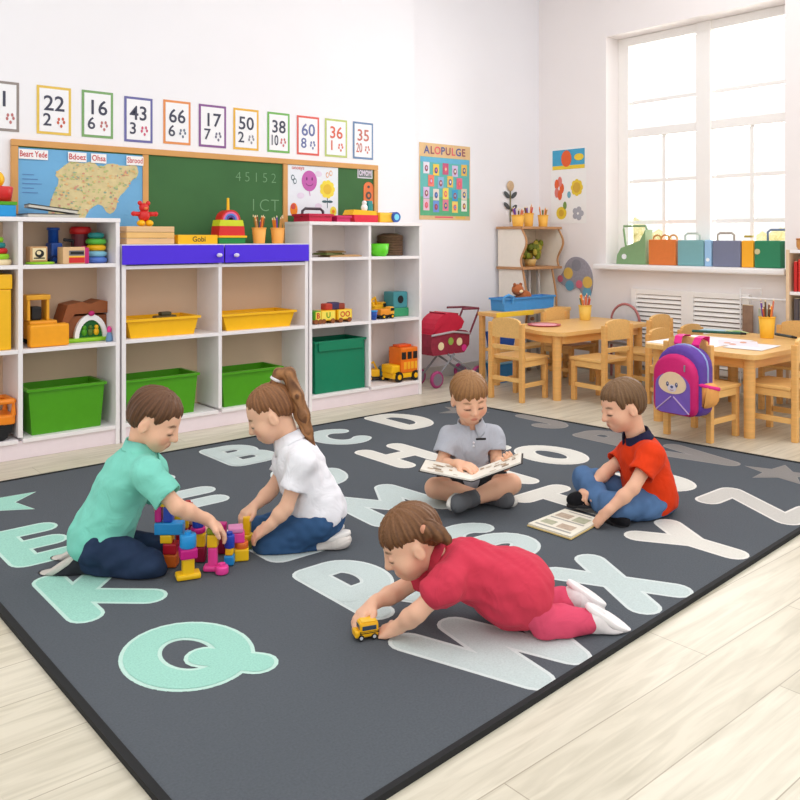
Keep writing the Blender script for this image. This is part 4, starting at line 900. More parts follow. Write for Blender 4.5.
# things on the far table
pencil_cup('yellow pencil cup standing on the far table with rounded corners', 0, TZ1+.0005, 0, .05, .115, mat((244, 200, 90), .45, .03), 'pencil cups', 9, fl(585, 320, TZ1).x)
bpy.data.objects['pencil_cup.002'].location.y = fl(585, 320, TZ1).y
p = fl(544, 325.5, TZ1); t = thing('plate', 'flat round red plate on the far table', 'plate', (p.x, p.y, TZ1+.0005)); part('dish', lathe(B(), [(.09, 0), (.12, .006), (.122, .010), (.10, .006), (.01, .004)], n=32), mat((216, 96, 110), .4), t, True); part('lining', lathe(B(), [(.095, .0065), (.09, .0085), (.01, .0085)], n=32), mat((240, 170, 176), .5), t, True)
# things on the near table
p = fl(767, 338, TZ1)
t = pencil_cup('yellow pencil cup standing among the papers on the right hand table', 0, TZ1+.0005, p.y, .05, .135, mat((246, 186, 50), .45, .03), 'pencil cups', 12, p.x)
PAPW = mat((246, 246, 250), .7, .02)
def sheet(label, px, py, w_, h_, rz, m=PAPW, deco=None, z=0, name='paper_sheet', cat='paper'):
    p = fl(px, py, TZ1); t = thing(name, label, cat, (p.x, p.y, TZ1+.0006+z), rz)
    part('page', bx(B(), -w_/2, -h_/2, 0, w_/2, h_/2, .0016), m, t)
    if deco:
        bm = B()
        for x, y, a, b in deco[0]: bm.faces.new([bm.verts.new((x+a*math.cos(k*PI/6), y+b*math.sin(k*PI/6), .0022)) for k in range(12)])
        part('drawing', bm, deco[1], t)
sheet('large white sheet covering the left of the right hand table', 700, 341.5, .56, .40, 0)
sheet('white sheet lying before the yellow cup on the right hand table', 752, 347, .30, .22, .1, mat((240, 240, 244), .7), None, .0018)
sheet('white drawing with pink and orange marks, in front on the right hand table', 738, 344, .26, .22, .5, mat((238, 232, 240), .7), ([(-.06, .03, .035, .02), (.05, -.03, .04, .02), (.0, .06, .03, .02)], mat((230, 160, 130))), .002)
sheet('pale blue paper at the far side of the right hand table', 712, 331, .20, .16, .2, mat((190, 220, 232), .7), None, .002)
sheet('lime green paper near the yellow cup', 737, 332.5, .16, .10, .9, mat((206, 226, 160), .7), ([(0, 0, .04, .03)], GRN), .004)
for lb, px, py, m, rz, L in (('long dark green marker lying on the right hand table', 716, 335, mat((40, 90, 80)), .35, .30), ('dark grey marker lying right of the yellow cup', 784, 338.5, mat((70, 84, 90)), -.5, .16)):
    p = fl(px, py, TZ1); t = thing('marker_pen', lb, 'pen', (p.x, p.y, TZ1+.0185), -PI/2+rz); part('barrel', cyl(B(), (-L/2, 0, 0), (L/2, 0, 0), .009, n=12), m, t); part('cap', cyl(B(), (L/2, 0, 0), (L/2+.035, 0, 0), .0098, .007, 12), BLK, t)
# round-backed grey chair by the radiator
t = thing('round_back_chair', 'small grey chair with a round red rimmed back, left of the radiator cover', 'chair', (5.585, 3.83, 0), PI)
bm = B(); a = [(-.02, .13*math.cos(k*PI/12), .44+.14*math.sin(k*PI/12)) for k in range(13)]; tube(bm, [(-.02, .13, .0)]+a+[(-.02, -.13, .0)], .01, 8); part('back_frame', bm, mat((190, 120, 120), .4), t)
part('backrest', prism(B(), [(.118, .36)]+[(.118*math.cos(k*PI/12), .44+.128*math.sin(k*PI/12)) for k in range(13)]+[(-.118, .36)], -.024, -.014, 0, 'x'), mat((214, 214, 220), .5), t)
part('seat', bx(B(), -.015, -.115, .27, .085, .115, .29, .006), mat((200, 200, 206)), t)
for s in (-1, 1): part('leg', tube(B(), [(.07, s*.10, .27), (.085, s*.12, 0)], .009, 8), mat((190, 120, 120), .4), t)
# low play desk with blue basket behind the far table
dx0, dx1, dy0, dy1, dz = 4.56, 5.45, 4.245, 4.425, .54
t = thing('play_desk', 'narrow wooden desk with a yellow edge, against the corner rack', 'table', ((dx0+dx1)/2, (dy0+dy1)/2, 0)); w_ = dx1-dx0
part('desktop', bx(B(), -w_/2, -.095, dz-.03, w_/2, .095, dz, .004), WOODX, t); part('edge_strip', bx(B(), -w_/2, -.103, dz-.034, -w_/2+.42, -.0955, dz+.002, .003), mat((246, 206, 60), .4), t)
part('lower_shelf', bx(B(), -w_/2+.05, -.08, .24, w_/2-.05, .08, .262, .003), WOODX, t)
for sx in (-1, 1):
    for sy in (-1, 1): part('leg', bx(B(), sx*(w_/2-.03)-.018, sy*.075-.018, 0, sx*(w_/2-.03)+.018, sy*.075+.018, dz-.031, .003), WOOD, t)
for x in (-w_/2+.02, -w_/2+.4): part('peg', cyl(B(), (x, -.115, dz-.065), (x, -.094, dz-.065), .014, n=14), mat((110, 70, 40)), t)
t = tub('toy_basket', 'long blue basket on the narrow desk under the corner rack', 'basket', 503, 556, dz+.0005, .10, mat((70, 150, 220), .4), .15, .92, dy0+.11)
part('handle', tube(B(), [(-.31, -.076, .06), (-.31, -.082, .11), (-.26, -.084, .125), (-.21, -.082, .11), (-.21, -.076, .06)], .01, 8), mat((80, 160, 226), .4), t)
t = thing('stuffed_toy', 'brown plush toy lying in the long blue basket', 'toy', (5.0, 4.355, dz+.10)); bm = B(); sph(bm, (0, 0, .0), (.08, .05, .05)); sph(bm, (-.08, -.01, .055), (.05, .045, .045)); part('body', bm, mat((176, 100, 56), .8, .15, 40, .5), t, True)
for s in (-1, 1): part('ear', sph(B(), (-.08+s*.035, -.01, .095), (.016, .01, .016)), mat((150, 84, 46), .8), t, True)
part('muzzle', sph(B(), (-.085, -.05, .045), (.018, .014, .014)), CREAM, t, True)
t = thing('storage_crate', 'blue crate on the lower shelf of the narrow desk', 'crate', (4.74, 4.36, .2625)); part('crate', frus(B(), .16, .12, .2, .14, 0, .12), mat((50, 100, 200), .4), t); part('rim', lathe(B(), [(.001, .0), (.001, .001)]), BLU, t)
t = thing('storage_crate', 'blue crate on the floor beneath the narrow desk', 'crate', (4.76, 4.36, .0)); part('crate', frus(B(), .18, .13, .22, .15, 0, .14), mat((60, 140, 210), .4), t); part('lid', bx(B(), -.112, -.078, .141, .112, .078, .152, .004), LBLU, t)
# corner rack with wavy edges
rx0, rx1, ry_f, ry_b = 5.15, 5.64, 4.50, 4.785
t = thing('corner_rack', 'wooden corner rack with wavy edges and pencil cups on top', 'rack', ((rx0+rx1)/2, ry_f, 0)); w_ = rx1-rx0; zt2, zm2 = 1.195, .862
EDG = mat((190, 140, 96), .5, .1, 10); PANEL = mat((246, 236, 222), .6, .03)
part('top_board', bx(B(), -w_/2-.01, -.01, zt2-.022, w_/2+.01, .28, zt2, .004), EDG, t); part('shelf_board', bx(B(), -w_/2-.005, -.015, zm2-.022, w_/2+.005, .28, zm2, .004), EDG, t)
def wavy(x, z0, z1, name, m, amp=.03, th=.014):
    pts = [(-.0+amp*math.sin(k/16*2*PI*1.0+.6), z0+(z1-z0)*k/16) for k in range(17)]+[(.27, z1), (.27, z0)]
    part(name, prism(B(), pts, x-th/2, x+th/2, 0, 'x'), m, t)
    pts2 = [(-.004+amp*math.sin(k/16*2*PI+.6), z0+(z1-z0)*k/16) for k in range(17)]
    part('edge_strip', tube(B(), [(x, y-.004, z) for y, z in pts2], .009, 8), EDG, t)
for x, nm in ((-w_/2+.01, 'side_panel'), (w_/2-.012, 'side_panel')): wavy(x, zm2+.001, zt2-.023, nm, PANEL)
part('back_panel', bx(B(), -w_/2+.02, .262, zm2, w_/2-.02, .274, zt2-.022), mat((232, 218, 196), .6, .04), t)
for x in (-w_/2+.02, w_/2-.10): wavy(x, .0, zm2-.023, 'leg_panel', PANEL, .03, .014)
for x in (-.09, .03): part('post', bx(B(), x-.012, .05, 0, x+.012, .075, zm2-.023, .003), mat((190, 184, 180), .5), t)
part('back_board', bx(B(), -w_/2+.05, .24, .5, .08, .252, .83), mat((250, 250, 252), .5, .01), t)
zc_ = zt2+.0005
for lb, px, Y, r, h, n in (('yellow cup of paintbrushes at the left of the corner rack top', 518, ry_f+.10, .055, .095, 9), ('yellow pencil cup between two others on the corner rack', 528.5, ry_f+.16, .045, .115, 7), ('yellow pencil cup at the right end of the corner rack top', 543, ry_f+.10, .045, .10, 7)):
    pencil_cup(lb, px, zc_, Y, r, h, mat((250, 190, 80), .45, .03), 'pencil cups', n)
t = thing('dried_plant', 'green and yellow dried plant in a small pot inside the corner rack', 'plant', (5.40, ry_f+.13, zm2+.0005)); part('pot', lathe(B(), [(.04, 0), (.055, .06), (.05, .06), (.036, .006)], n=20), mat((220, 180, 110)), t, True)
bm = B()
for k in range(60):
    a = rng.random()*2*PI; e = Vector((math.cos(a)*.13*rng.random()**.5, math.sin(a)*.06*rng.random()**.5, .08+.12*rng.random())); sph(bm, e, (.024, .018, .028), int(rng.integers(3)), None, 8, 6)
part('foliage', bm, [mat((130, 140, 40), .7, .2), mat((180, 160, 60), .7, .2), mat((110, 120, 40), .7, .2)], t)
for k in range(5): part('stem', cyl(B(), (0, 0, .03), (.02*(k-2), .01*(k % 3-1), .12), .004, n=6), mat((150, 130, 60)), t)
# wooden flower on the wall above the cups
p = onY(510, 196, YA-.004); t = thing('flower_decoration', 'wooden flower with dark leaves on the wall above the corner rack', 'decoration', (p.x, YA-.004, 0))
fz = lambda y: onY(510, y, YA).z
part('stem', cyl(B(), (0, -.004, fz(222)), (0, -.004, fz(190)), .006, n=8), mat((130, 120, 80)), t)
part('blossom', sph(B(), (0, -.006, fz(186)), (.045, .008, .045)), mat((206, 176, 140), .7, .15), t, True)
for s, y in ((-1, 195), (1, 195), (-1, 206), (1, 208)): part('leaf', sph(B(), (s*.045, -.006, fz(y)), (.045, .005, .02), 0, Matrix.Rotation(s*-.6, 3, 'Y')), mat((84, 88, 90), .7, .1), t, True)
# ---- bookshelf at the right edge
X0 = 5.53; yl_ = 2.535; t = thing('bookshelf', 'narrow pale wooden bookshelf at the right edge of the photo', 'bookshelf', (X0, yl_-.35, 0)); LW = mat((232, 204, 170), .5, .08, 6)
def bb2(y0, y1, z0, z1, xa=0, xb=.185): return bx(B(), xa, y0-yl_+.35, z0, xb, y1-yl_+.35, z1, .003)
part('side_panel', bb2(yl_-.022, yl_, 0, 1.022), LW, t); part('side_panel', bb2(yl_-.7, yl_-.678, 0, 1.022), LW, t); part('back_panel', bb2(yl_-.677, yl_-.023, .05, 1.0, .175, .185), OFFW, t)
for z in (.10, .55, .745, 1.022): part('shelf', bb2(yl_-.677, yl_-.023, z-.022, z, .003, .174), OFFW, t)
for i, (m, w_, h, lb) in enumerate(((mat((200, 40, 40)), .022, .20, 'dark red book first from the left on the bookshelf'), (mat((226, 60, 44)), .03, .215, 'bright red book second on the bookshelf at the right edge'), (mat((180, 50, 40)), .026, .20, 'brick red book third on the bookshelf'), (mat((220, 80, 50)), .03, .22, 'orange red book at the photo edge on the bookshelf'))):
    y = yl_-.055-i*.034; b_ = thing('book', lb, 'book', (X0+.02, y, .7455), 0, 'red books on the bookshelf'); part('cover', bx(B(), 0, -w_/2, 0, .14, w_/2, h, .002), m, b_); part('pages', bx(B(), .004, -w_/2+.003, h, .136, w_/2-.003, h+.002), CREAM, b_)
for i, (m, h, lb) in enumerate(((mat((90, 84, 90)), .15, 'dark grey book on the lower shelf of the bookshelf'), (mat((150, 140, 130)), .14, 'tan grey book beside the dark one on the lower shelf'))):
    y = yl_-.06-i*.036; b_ = thing('book', lb, 'book', (X0+.02, y, .5505), 0, 'books on the lower shelf'); part('cover', bx(B(), 0, -.015, 0, .13, .015, h, .002), m, b_); part('pages', bx(B(), .004, -.012, h, .126, .012, h+.002), CREAM, b_)
t = thing('toy_basket', 'orange round pot standing on top of the bookshelf', 'pot', (X0+.08, yl_-.10, 1.0225)); part('pot', lathe(B(), [(.05, 0), (.06, .02), (.062, .07), (.055, .07), (.045, .01)], n=24), mat((214, 150, 80), .5), t, True); part('rim', lathe(B(), [(.06, .064), (.066, .07), (.06, .076), (.055, .07)], n=24), mat((190, 120, 60)), t, True)
# ---- backpack hanging on the chair
bp = thing('backpack', 'pink and purple backpack with a cream animal face, hanging from a chair', 'backpack', (4.135, onX(684, 380, 4.06).y, .158), -PI/2-.04); bp.scale = (.9, 1, 1)
def archo(w, h, rb=.05, n=10):
    r = w/2; pts = []
    for k in range(5): a = PI+PI/2*k/4; pts.append((-w/2+rb+rb*math.cos(a), rb+rb*math.sin(a)))
    for k in range(5): a = -PI/2+PI/2*k/4; pts.append((w/2-rb+rb*math.cos(a), rb+rb*math.sin(a)))
    for k in range(n+1): a = PI*k/n; pts.append((r*math.cos(a), h-r*.75+r*.75*math.sin(a)))
    return pts
def puff(bm, w, h, y0, y1, cx=0, z0=0, rnd=.03, mi=0):
    P = archo(w, h); cz = h/2
    def S(f, y): return [Vector((cx+x*f, y, z0+cz+(z-cz)*f)) for x, z in P]
    return ring_mesh(bm, [S(.9, y0), S(.97, y0-rnd*.3), S(1, y0-rnd), S(1, y1+rnd), S(.96, y1+rnd*.3), S(.86, y1)], True, mi)
MG = mat((206, 24, 110), .6, .06, 60, .2); VP = mat((96, 62, 160), .6, .1, 50, .2); HP = mat((236, 40, 140), .6, .05)
part('main_body', puff(B(), .30, .37, -.0, -.125), VP, bp, True)
part('piping', tube(B(), [(x*.985, -.06, z*.985+.003) for x, z in archo(.30, .37)[9:]], .0075, 8), mat((150, 170, 220), .4), bp, True)
part('front_pocket', puff(B(), .285, .325, -.10, -.165, -.008, .0), MG, bp, True)
bm = B(); P = [(x*.82-.008, .012+z*.66) for x, z in archo(.285, .325)]; ring_mesh(bm, [[Vector((x, y, z)) for x, z in P] for y in (-.164, -.1665)]); part('pocket_panel', bm, mat((124, 92, 186), .55, .12, 14), bp)
FACE = mat((244, 214, 176), .7, .05, 30)
bm = B(); ring_mesh(bm, [[Vector((-.008+.092*math.cos(k*PI/14), y, .165+.058*math.sin(k*PI/14)+.008*math.sin(k*PI/14)**2)) for k in range(28)] for y in (-.1667, -.1700)]); fa = part('face_patch', bm, FACE, bp)
bm = B()
for s in (-1, 1): fdisc(bm, s*.03-.008, .165, .009, .013, 1, 0, 14); fdisc(bm, s*.03-.006, .168, .003, .004, 2, 1, 8)
fdisc(bm, -.008, .145, .030, .020, 1, 1, 16); fdisc(bm, -.008, .152, .010, .007, 2, 0, 12); fline(bm, [(-.02, .137), (-.008, .132), (.004, .137)], .003, 2, 2)
q = flat('face_details', bm, [mat((80, 90, 130)), mat((226, 214, 226)), mat((190, 110, 120))], fa); q.location = (0, -.1703, 0)
for s in (-1, 1): part('trim_line', tube(B(), [(-.008+s*.008, -.169, .10), (-.008+s*.11, -.167, .02)], .004, 6), mat((200, 170, 210)), bp)
for s in (-1, 1): part('strap', ring_mesh(B(), [[Vector((s*.055+sx*.024+s*o, y, z)) for sx in (-1, 1) for y in ((y0_, y0_-.006) if sx < 0 else (y0_-.006, y0_))] for o, y0_, z in ((.0, -.03, .34), (.005, -.045, .372), (.012, -.022, .408), (.012, .015, .414), (.01, .05, .411), (.0, .056, .34))]), HP, bp)
part('side_pocket', puff(B(), .09, .13, -.02, -.11, .155, .05), mat((240, 170, 90), .6, .05), bp, True); part('pocket_trim', tube(B(), [(.125, -.115, .175), (.19, -.10, .165), (.202, -.03, .15)], .01, 8), HP, bp)
part('zip_pull', bx(B(), .07, -.172, .24, .078, -.166, .275, .002), GREY, bp)
# ---- doll stroller
st = thing('doll_stroller', 'red and pink doll stroller with grey legs beside the white shelf', 'stroller', (4.34, 4.553, 0)); st.scale = (1, .78, 1)
RDF = mat((196, 26, 60), .6, .08, 40); PKF = mat((150, 44, 66), .6, .3, 30); DKF = mat((120, 40, 60), .4)
part('seat_tub', prism(B(), [(-.20, .235), (.12, .235), (.175, .29), (.18, .38), (.14, .40), (-.21, .39), (-.22, .30)], -.10, .10), PKF, st)
hood = [(-.21, .39)]+[(-.03+.17*math.cos(a), .39+.155*math.sin(a)) for a in [PI*(1-k/12) for k in range(11)]]+[(.09, .42), (.02, .40)]
part('hood', prism(B(), hood, -.105, .105), RDF, st)
for a in (.35, .6): part('hood_rib', tube(B(), [(-.03+.173*math.cos(PI*a), -.107, .39+.157*math.sin(PI*a)), (-.03+.175*math.cos(PI*a), .107, .39+.158*math.sin(PI*a))], .006, 8), mat((150, 10, 40)), st)
bm = B()
for s in (-1, 1): tube(bm, [(.17, s*.11, .37), (.26, s*.11, .53), (.27, s*.11, .56), (.10, s*.11, .565)], .0085, 8)
tube(bm, [(.27, -.11, .56), (.27, .11, .56)], .009, 8); part('push_handle', bm, DKF, st)
part('bumper_bar', tube(B(), [(.18, -.11, .375), (.0, -.112, .40), (-.22, -.11, .385)], .008, 8), mat((180, 176, 180), .35), st)
for s in (-1, 1):
    part('leg', tube(B(), [(.02, s*.10, .235), (-.17, s*.11, .065)], .0085, 8), GREY, st); part('leg', tube(B(), [(-.05, s*.10, .235), (.24, s*.10, .065)], .0085, 8), GREY, st)
    for x in (-.18, .25):
        y = s*.115; w_ = part('wheel', lathe(B(), [(.045, -.014), (.06, -.012), (.063, 0), (.06, .012), (.045, .014)], n=24), mat((170, 60, 120), .5), st, True); w_.rotation_euler = (PI/2, 0, 0); w_.location = (x, y*1.08, .063)
        h_ = part('hub', cyl(B(), (0, 0, -.016), (0, 0, .016), .044, n=20), mat((130, 120, 134), .4), w_)
for x, z, r, m in ((-.12, .30, .03, CREAM), (-.02, .33, .028, mat((150, 180, 80))), (.07, .32, .03, CREAM), (.12, .27, .026, PNK)): part('flower_print', cyl(B(), (x, -.1012, z), (x, -.1025, z), r, n=14), m, st)
st.rotation_euler = (0, 0, .0)
# ================================================================== CHILDREN
V3 = Vector
SKINM = vcol_mat('skin', .5, .12, 260, .12, .03, .35); HAIRM = vcol_mat('hair', .5, .5, 150, 0, .22, .35)
def rgb3(c): return np.array(col(c)[:3], np.float32)
def cloth(c, name, bump=.35):
    k = ('cloth',)+tuple(c)
    if k in _m: return _m[k]
    m = mat(c, .88, .06, 12, 0, .12, None, k); nt = m.node_tree; b = nt.nodes['Principled BSDF']
    b.inputs['Sheen Weight'].default_value = .04
    tc = nt.nodes.new('ShaderNodeTexCoord'); mp = nt.nodes.new('ShaderNodeMapping'); mp.inputs['Rotation'].default_value = (.6, .5, .9); mp.inputs['Scale'].default_value = (9, 22, 12)
    n1 = nt.nodes.new('ShaderNodeTexNoise'); n1.inputs['Scale'].default_value = 1; n1.inputs['Detail'].default_value = 2; n1.inputs['Distortion'].default_value = 1.4
    nt.links.new(tc.outputs['Object'], mp.inputs['Vector']); nt.links.new(mp.outputs['Vector'], n1.inputs['Vector'])
    b1 = nt.nodes.new('ShaderNodeBump'); b1.inputs['Strength'].default_value = .42; b1.inputs['Distance'].default_value = .018; nt.links.new(n1.outputs['Fac'], b1.inputs['Height'])
    n2 = nt.nodes.new('ShaderNodeTexNoise'); n2.inputs['Scale'].default_value = 320; nt.links.new(tc.outputs['Object'], n2.inputs['Vector'])
    b2 = nt.nodes.new('ShaderNodeBump'); b2.inputs['Strength'].default_value = .25; b2.inputs['Distance'].default_value = .001; nt.links.new(n2.outputs['Fac'], b2.inputs['Height'])
    nt.links.new(b1.outputs['Normal'], b2.inputs['Normal']); nt.links.new(b2.outputs['Normal'], b.inputs['Normal'])
    return m
def imgv(ix, iy, tc=0.0):      # a direction as the picture shows it: right, down, towards the viewer
    v = rv*ix - zv*iy - dv*tc; return v.normalized()
def wr(seed, amp, f=38.0, dirv=None):
    r = np.random.default_rng(seed); ks = r.normal(size=(5, 3)); ks /= np.linalg.norm(ks, axis=1)[:, None]
    if dirv is not None: ks = ks*.35+np.array(dirv)*np.sign(r.normal(size=(5, 1)))
    ph = r.random(5)*6.28; fr = f*(.5+r.random(5))
    def fn(P, v):
        s = sum(np.sin((P @ ks[i])*fr[i]*1.6+ph[i]+1.3*np.sin((P @ ks[(i+1) % 5])*fr[i]*.5)) for i in range(5))
        return v+amp*s/2.2
    return fn
class Kid:
    def __init__(s, name_label, dep, J, head, scale=1.0, palette=None, h=.0042):
        s.J = {k: at(v[0], v[1], dep+v[2]) for k, v in J.items()}; s.dep = dep; s.h = h
        s.sc = scale
        b = s.J['pelvis'].copy(); b.z = RUGZ; s.base = b
        s.t = thing('person', name_label, 'person', b)
        s.f = imgv(*head[0]).normalized(); s.hr = None
        up = imgv(*head[1]); s.r = s.f.cross(up).normalized(); s.u = s.r.cross(s.f).normalized(); s.hc = s.J['head']
        s.pal = palette
        nk, pv = s.J['neck'], s.J['pelvis']; s.up = (nk-pv).normalized()
        lat = (s.J['shR']-s.J['shL']); lat = (lat-s.up*lat.dot(s.up)).normalized(); s.lat = lat; s.fw = s.up.cross(lat).normalized()
    def H(s, x, y, z): return s.hc+(s.r*x+s.f*y+s.u*z)*s.sc
    def hl(s, P):
        q = P-np.array(s.hc); return (q @ np.array(s.r))/s.sc, (q @ np.array(s.f))/s.sc, (q @ np.array(s.u))/s.sc
    def head_prims(s, S):
        k = s.sc; ax = (s.r, s.f, s.u)
        E = lambda c, r, kk=.012, neg=False: S.ell(s.H(*c), tuple(a*k for a in r), ax, kk*k, None, neg)
        E((0, -.012, .022), (.071, .086, .074)); E((0, .020, -.022), (.058, .062, .068), .02)
        E((0, .042, -.068), (.032, .032, .026), .025)                                   # chin
        for x in (-1, 1):
            E((x*.036, .042, -.036), (.026, .028, .028), .02)                           # cheek
            E((x*.029, .083, -.004), (.017, .012, .010), .012, True)                    # eye socket
            E((x*.028, .067, -.006), (.014, .0115, .0115), .003)                         # lidded eye
            E((x*.069, -.008, -.020), (.009, .017, .025), .006)                         # ear
            E((x*.080, -.003, -.018), (.006, .009, .014), .004, True)
        S.cap(s.H(0, .076, .0), s.H(0, .090, -.026), .0075*k, .0105*k, .012*k)            # nose
        for x in (-1, 1): E((x*.009, .083, -.030), (.007, .009, .006), .005)
        S.cap(s.H(-.013, .077, -.052), s.H(.013, .077, -.052), .0058*k, None, .005*k); S.cap(s.H(-.011, .075, -.060), s.H(.011, .075, -.060), .0062*k, None, .005*k)
    def hand(s, S, wr_, tip, nrm, side, curl=.5, tcurl=.4, spread=1.0, scl=1.0):
        k = s.sc*scl; d = (tip-wr_).normalized(); n = (nrm-d*nrm.dot(d)).normalized(); l = n.cross(d).normalized()*side    # l points to the thumb side
        S.cap(wr_-d*.012, wr_+d*.012*k, .0165*k, .017*k, .012)
        for i, o in enumerate((1.5, .5, -.5, -1.5)):
            kn = wr_+d*(.052-.003*abs(i-1.2))*k+l*o*.0125*k*spread; S.cap(wr_+d*.014*k+l*o*.008*k, kn, .0115*k, .0098*k, .007)
            L = (.046, .052, .048, .038)[i]*k; p = kn; dd = d; a = 0
            for seg, fr in enumerate((.45, .31, .24)):
                a += curl*(.75 if seg == 0 else .95); dd = (d*math.cos(a)-n*math.sin(a)+l*o*.07*spread).normalized(); q = p+dd*L*fr
                S.cap(p, q, (.0078-.0006*seg)*k, (.0073-.0007*seg)*k, .0022); p = q
        p = wr_+d*.016*k+l*.016*k; q = p+(d*.62+l*.72-n*.25).normalized()*.026*k; S.cap(p, q, .0115*k, .0092*k, .007)
        e = q+(d*.9+l*(.5-tcurl*.8)-n*tcurl).normalized()*.024*k; S.cap(q, e, .0088*k, .0072*k, .004)
    def torso(s, S, inf=0.0, wid=1.0, belly=1.0):
        J = s.J; k = s.sc; nk, pv = J['neck'], J['pelvis']; ax = (s.lat, s.fw, s.up); L = (nk-pv).length
        S.ell(nk-s.up*L*.30, ((.098*wid+inf)*k, (.072+inf)*k, L*.30+inf), ax, .03)
        S.ell(pv+s.up*L*.36, ((.092*wid+inf)*k, (.076*belly+inf)*k, L*.30+inf), ax, .03)
        S.ell(pv+s.up*.02, ((.098*wid+inf)*k, (.084+inf)*k, .085+inf), ax, .03)
        for c in 'RL': S.cap(nk-s.up*.035*k+(J['sh'+c]-nk)*.25, J['sh'+c], (.036+inf)*k, (.036+inf)*k, .03)
    def arm(s, S, c, inf=0): 
        J = s.J; k = s.sc
        S.cap(J['sh'+c], J['el'+c], (.030+inf)*k, (.0245+inf)*k, .012); m = J['el'+c]+(J['wr'+c]-J['el'+c])*.35
        S.cap(J['el'+c], m, (.0245+inf)*k, (.0255+inf)*k, .012); S.cap(m, J['wr'+c], (.0255+inf)*k, (.0165+inf)*k, .012)
    def leg(s, S, c, inf=0, cut=None, tscale=1.0):
        J = s.J; k = s.sc
        S.cap(J['hip'+c], J['kn'+c], (.057*tscale+inf)*k, (.042+inf)*k, .02); 
        m = J['kn'+c]+(J['an'+c]-J['kn'+c])*.35
        S.cap(J['kn'+c], m, (.042+inf)*k, (.041+inf)*k, .005, cut); S.cap(m, J['an'+c], (.041+inf)*k, (.025+inf)*k, .008, cut)
    def body(s, hands, bare=False):
        S = Sculpt(s.h); s.torso(S, -.007)
        S.cap(s.J['neck']-s.up*.03, s.H(0, -.022, -.05), .039*s.sc, .040*s.sc, .02)
        for c in 'RL': s.arm(S, c); s.leg(S, c, 0 if bare else -.007, None, 1.0 if bare else .8); S.cap(s.J['an'+c], s.J['to'+c], .017*s.sc, .014*s.sc, .012)
        s.head_prims(S)
        for c, kw in hands.items(): s.hand(S, s.J['wr'+c], s.J['ti'+c], **kw)
        pal = s.pal; sk, lip, brow, blush = rgb3(pal['skin']), rgb3((196, 104, 92)), rgb3(pal['brow']), rgb3((232, 150, 122))
        def cf(V):
            Cc = np.tile(sk, (len(V), 1)); x, y, z = s.hl(V); hd = (np.abs(x) < .1) & (y > .02) & (z > -.1) & (z < .1)
            def blend(m, c, w=1.0): Cc[:] = Cc*(1-(m*w)[:, None])+c*(m*w)[:, None]
            g = lambda cx, cy, rx, rz: np.clip(1.4-1.4*(((np.abs(x)-cx)/rx)**2+((z-cy)/rz)**2), 0, 1)*hd
            blend(g(.038, -.036, .024, .02), blush, .45); blend(g(0, -.030, .012, .012), blush, .35)
            blend(g(0, -.056, .019, .0085), lip, .75)
            bz = .017-.25*np.maximum(np.abs(x)-.028, 0); blend(np.clip(1.5-1.5*(((np.abs(x)-.029)/.018)**2+((z-bz)/.0052)**2), 0, 1)*hd, brow, .9)
            lz = -.0100-.10*np.abs(np.abs(x)-.028); blend(np.clip(1.7-1.7*(((np.abs(x)-.028)/.0165)**2+((z-lz)/.0055)**2), 0, 1)*hd, rgb3((44, 28, 22)), .95)
            blend(g(.028, -.004, .015, .006), rgb3((214, 150, 124)), .5)
            kn = np.zeros(len(V))
            return Cc
        return S.build('body', SKINM, s.t, cf, 1, s.base)
    def hair(s, fn_extra, hairline, inf=.013, fringe=None, name='hair', seed=1, taper=.004, feather=.0065):
        k = s.sc; ax = (s.r, s.f, s.u); S = Sculpt(.0036)
        S.ell(s.H(0, -.014, .024), tuple((a+inf)*k for a in (.070, .085, .073)), ax, .01)
        S.ell(s.H(0, -.044, -.016), tuple((a+inf*.5)*k for a in (.054, .044, .050)), ax, .03)
        ys, zs = zip(*hairline)
        rr = np.random.default_rng(seed)
        def post(P, v):
            x, y, z = s.hl(P); zm = np.interp(y, ys, zs)+.004*np.sin(x*190+seed)+.003*np.sin(x*430+y*290)+.002*np.sin(y*700)
            if fringe: zm = zm+fringe(x, y)
            ang = np.arctan2(x, y); 
            v = v+.0013*np.sin(ang*34+z*40+seed)+.0010*np.sin(ang*61-z*70+y*60)+.0016*np.sin(ang*13+z*25)
            v = v+np.clip((.02-z)/.07, 0, 1)*taper+np.clip(1-(z-zm)/.028, 0, 1)**1.5*feather
            return np.maximum(v, (zm-z)*.75*k)
        S.post.append(post)
        if fn_extra: fn_extra(S)
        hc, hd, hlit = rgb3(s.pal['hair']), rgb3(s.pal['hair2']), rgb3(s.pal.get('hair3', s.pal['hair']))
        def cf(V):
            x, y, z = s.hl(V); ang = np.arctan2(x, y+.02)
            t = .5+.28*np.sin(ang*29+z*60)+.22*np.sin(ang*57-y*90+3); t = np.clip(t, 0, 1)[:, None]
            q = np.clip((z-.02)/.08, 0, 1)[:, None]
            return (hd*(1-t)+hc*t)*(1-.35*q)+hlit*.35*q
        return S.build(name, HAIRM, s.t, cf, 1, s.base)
    def shirt(s, m, name='shirt', inf=.011, sleeve=.55, srad=.043, hem=.02, wid=1.0, extra=None, seed=3, belly=1.05, amp=.0022):
        S = Sculpt(.0045); J = s.J; k = s.sc; hp = [(tuple(J['pelvis']-s.up*hem), tuple(-s.up))]
        nk, pv = J['neck'], J['pelvis']; ax = (s.lat, s.fw, s.up); L = (nk-pv).length
        S.ell(nk-s.up*L*.30, ((.098*wid+inf)*k, (.072+inf)*k, L*.31+inf), ax, .03)
        S.cap(nk-s.up*L*.32, nk-s.up*L*.32+s.up*.001, (.07+inf)*k, None, .03)
        S.ell(pv+s.up*L*.34, ((.094*wid+inf)*k, (.078*belly+inf)*k, L*.36+inf), ax, .04, hp)
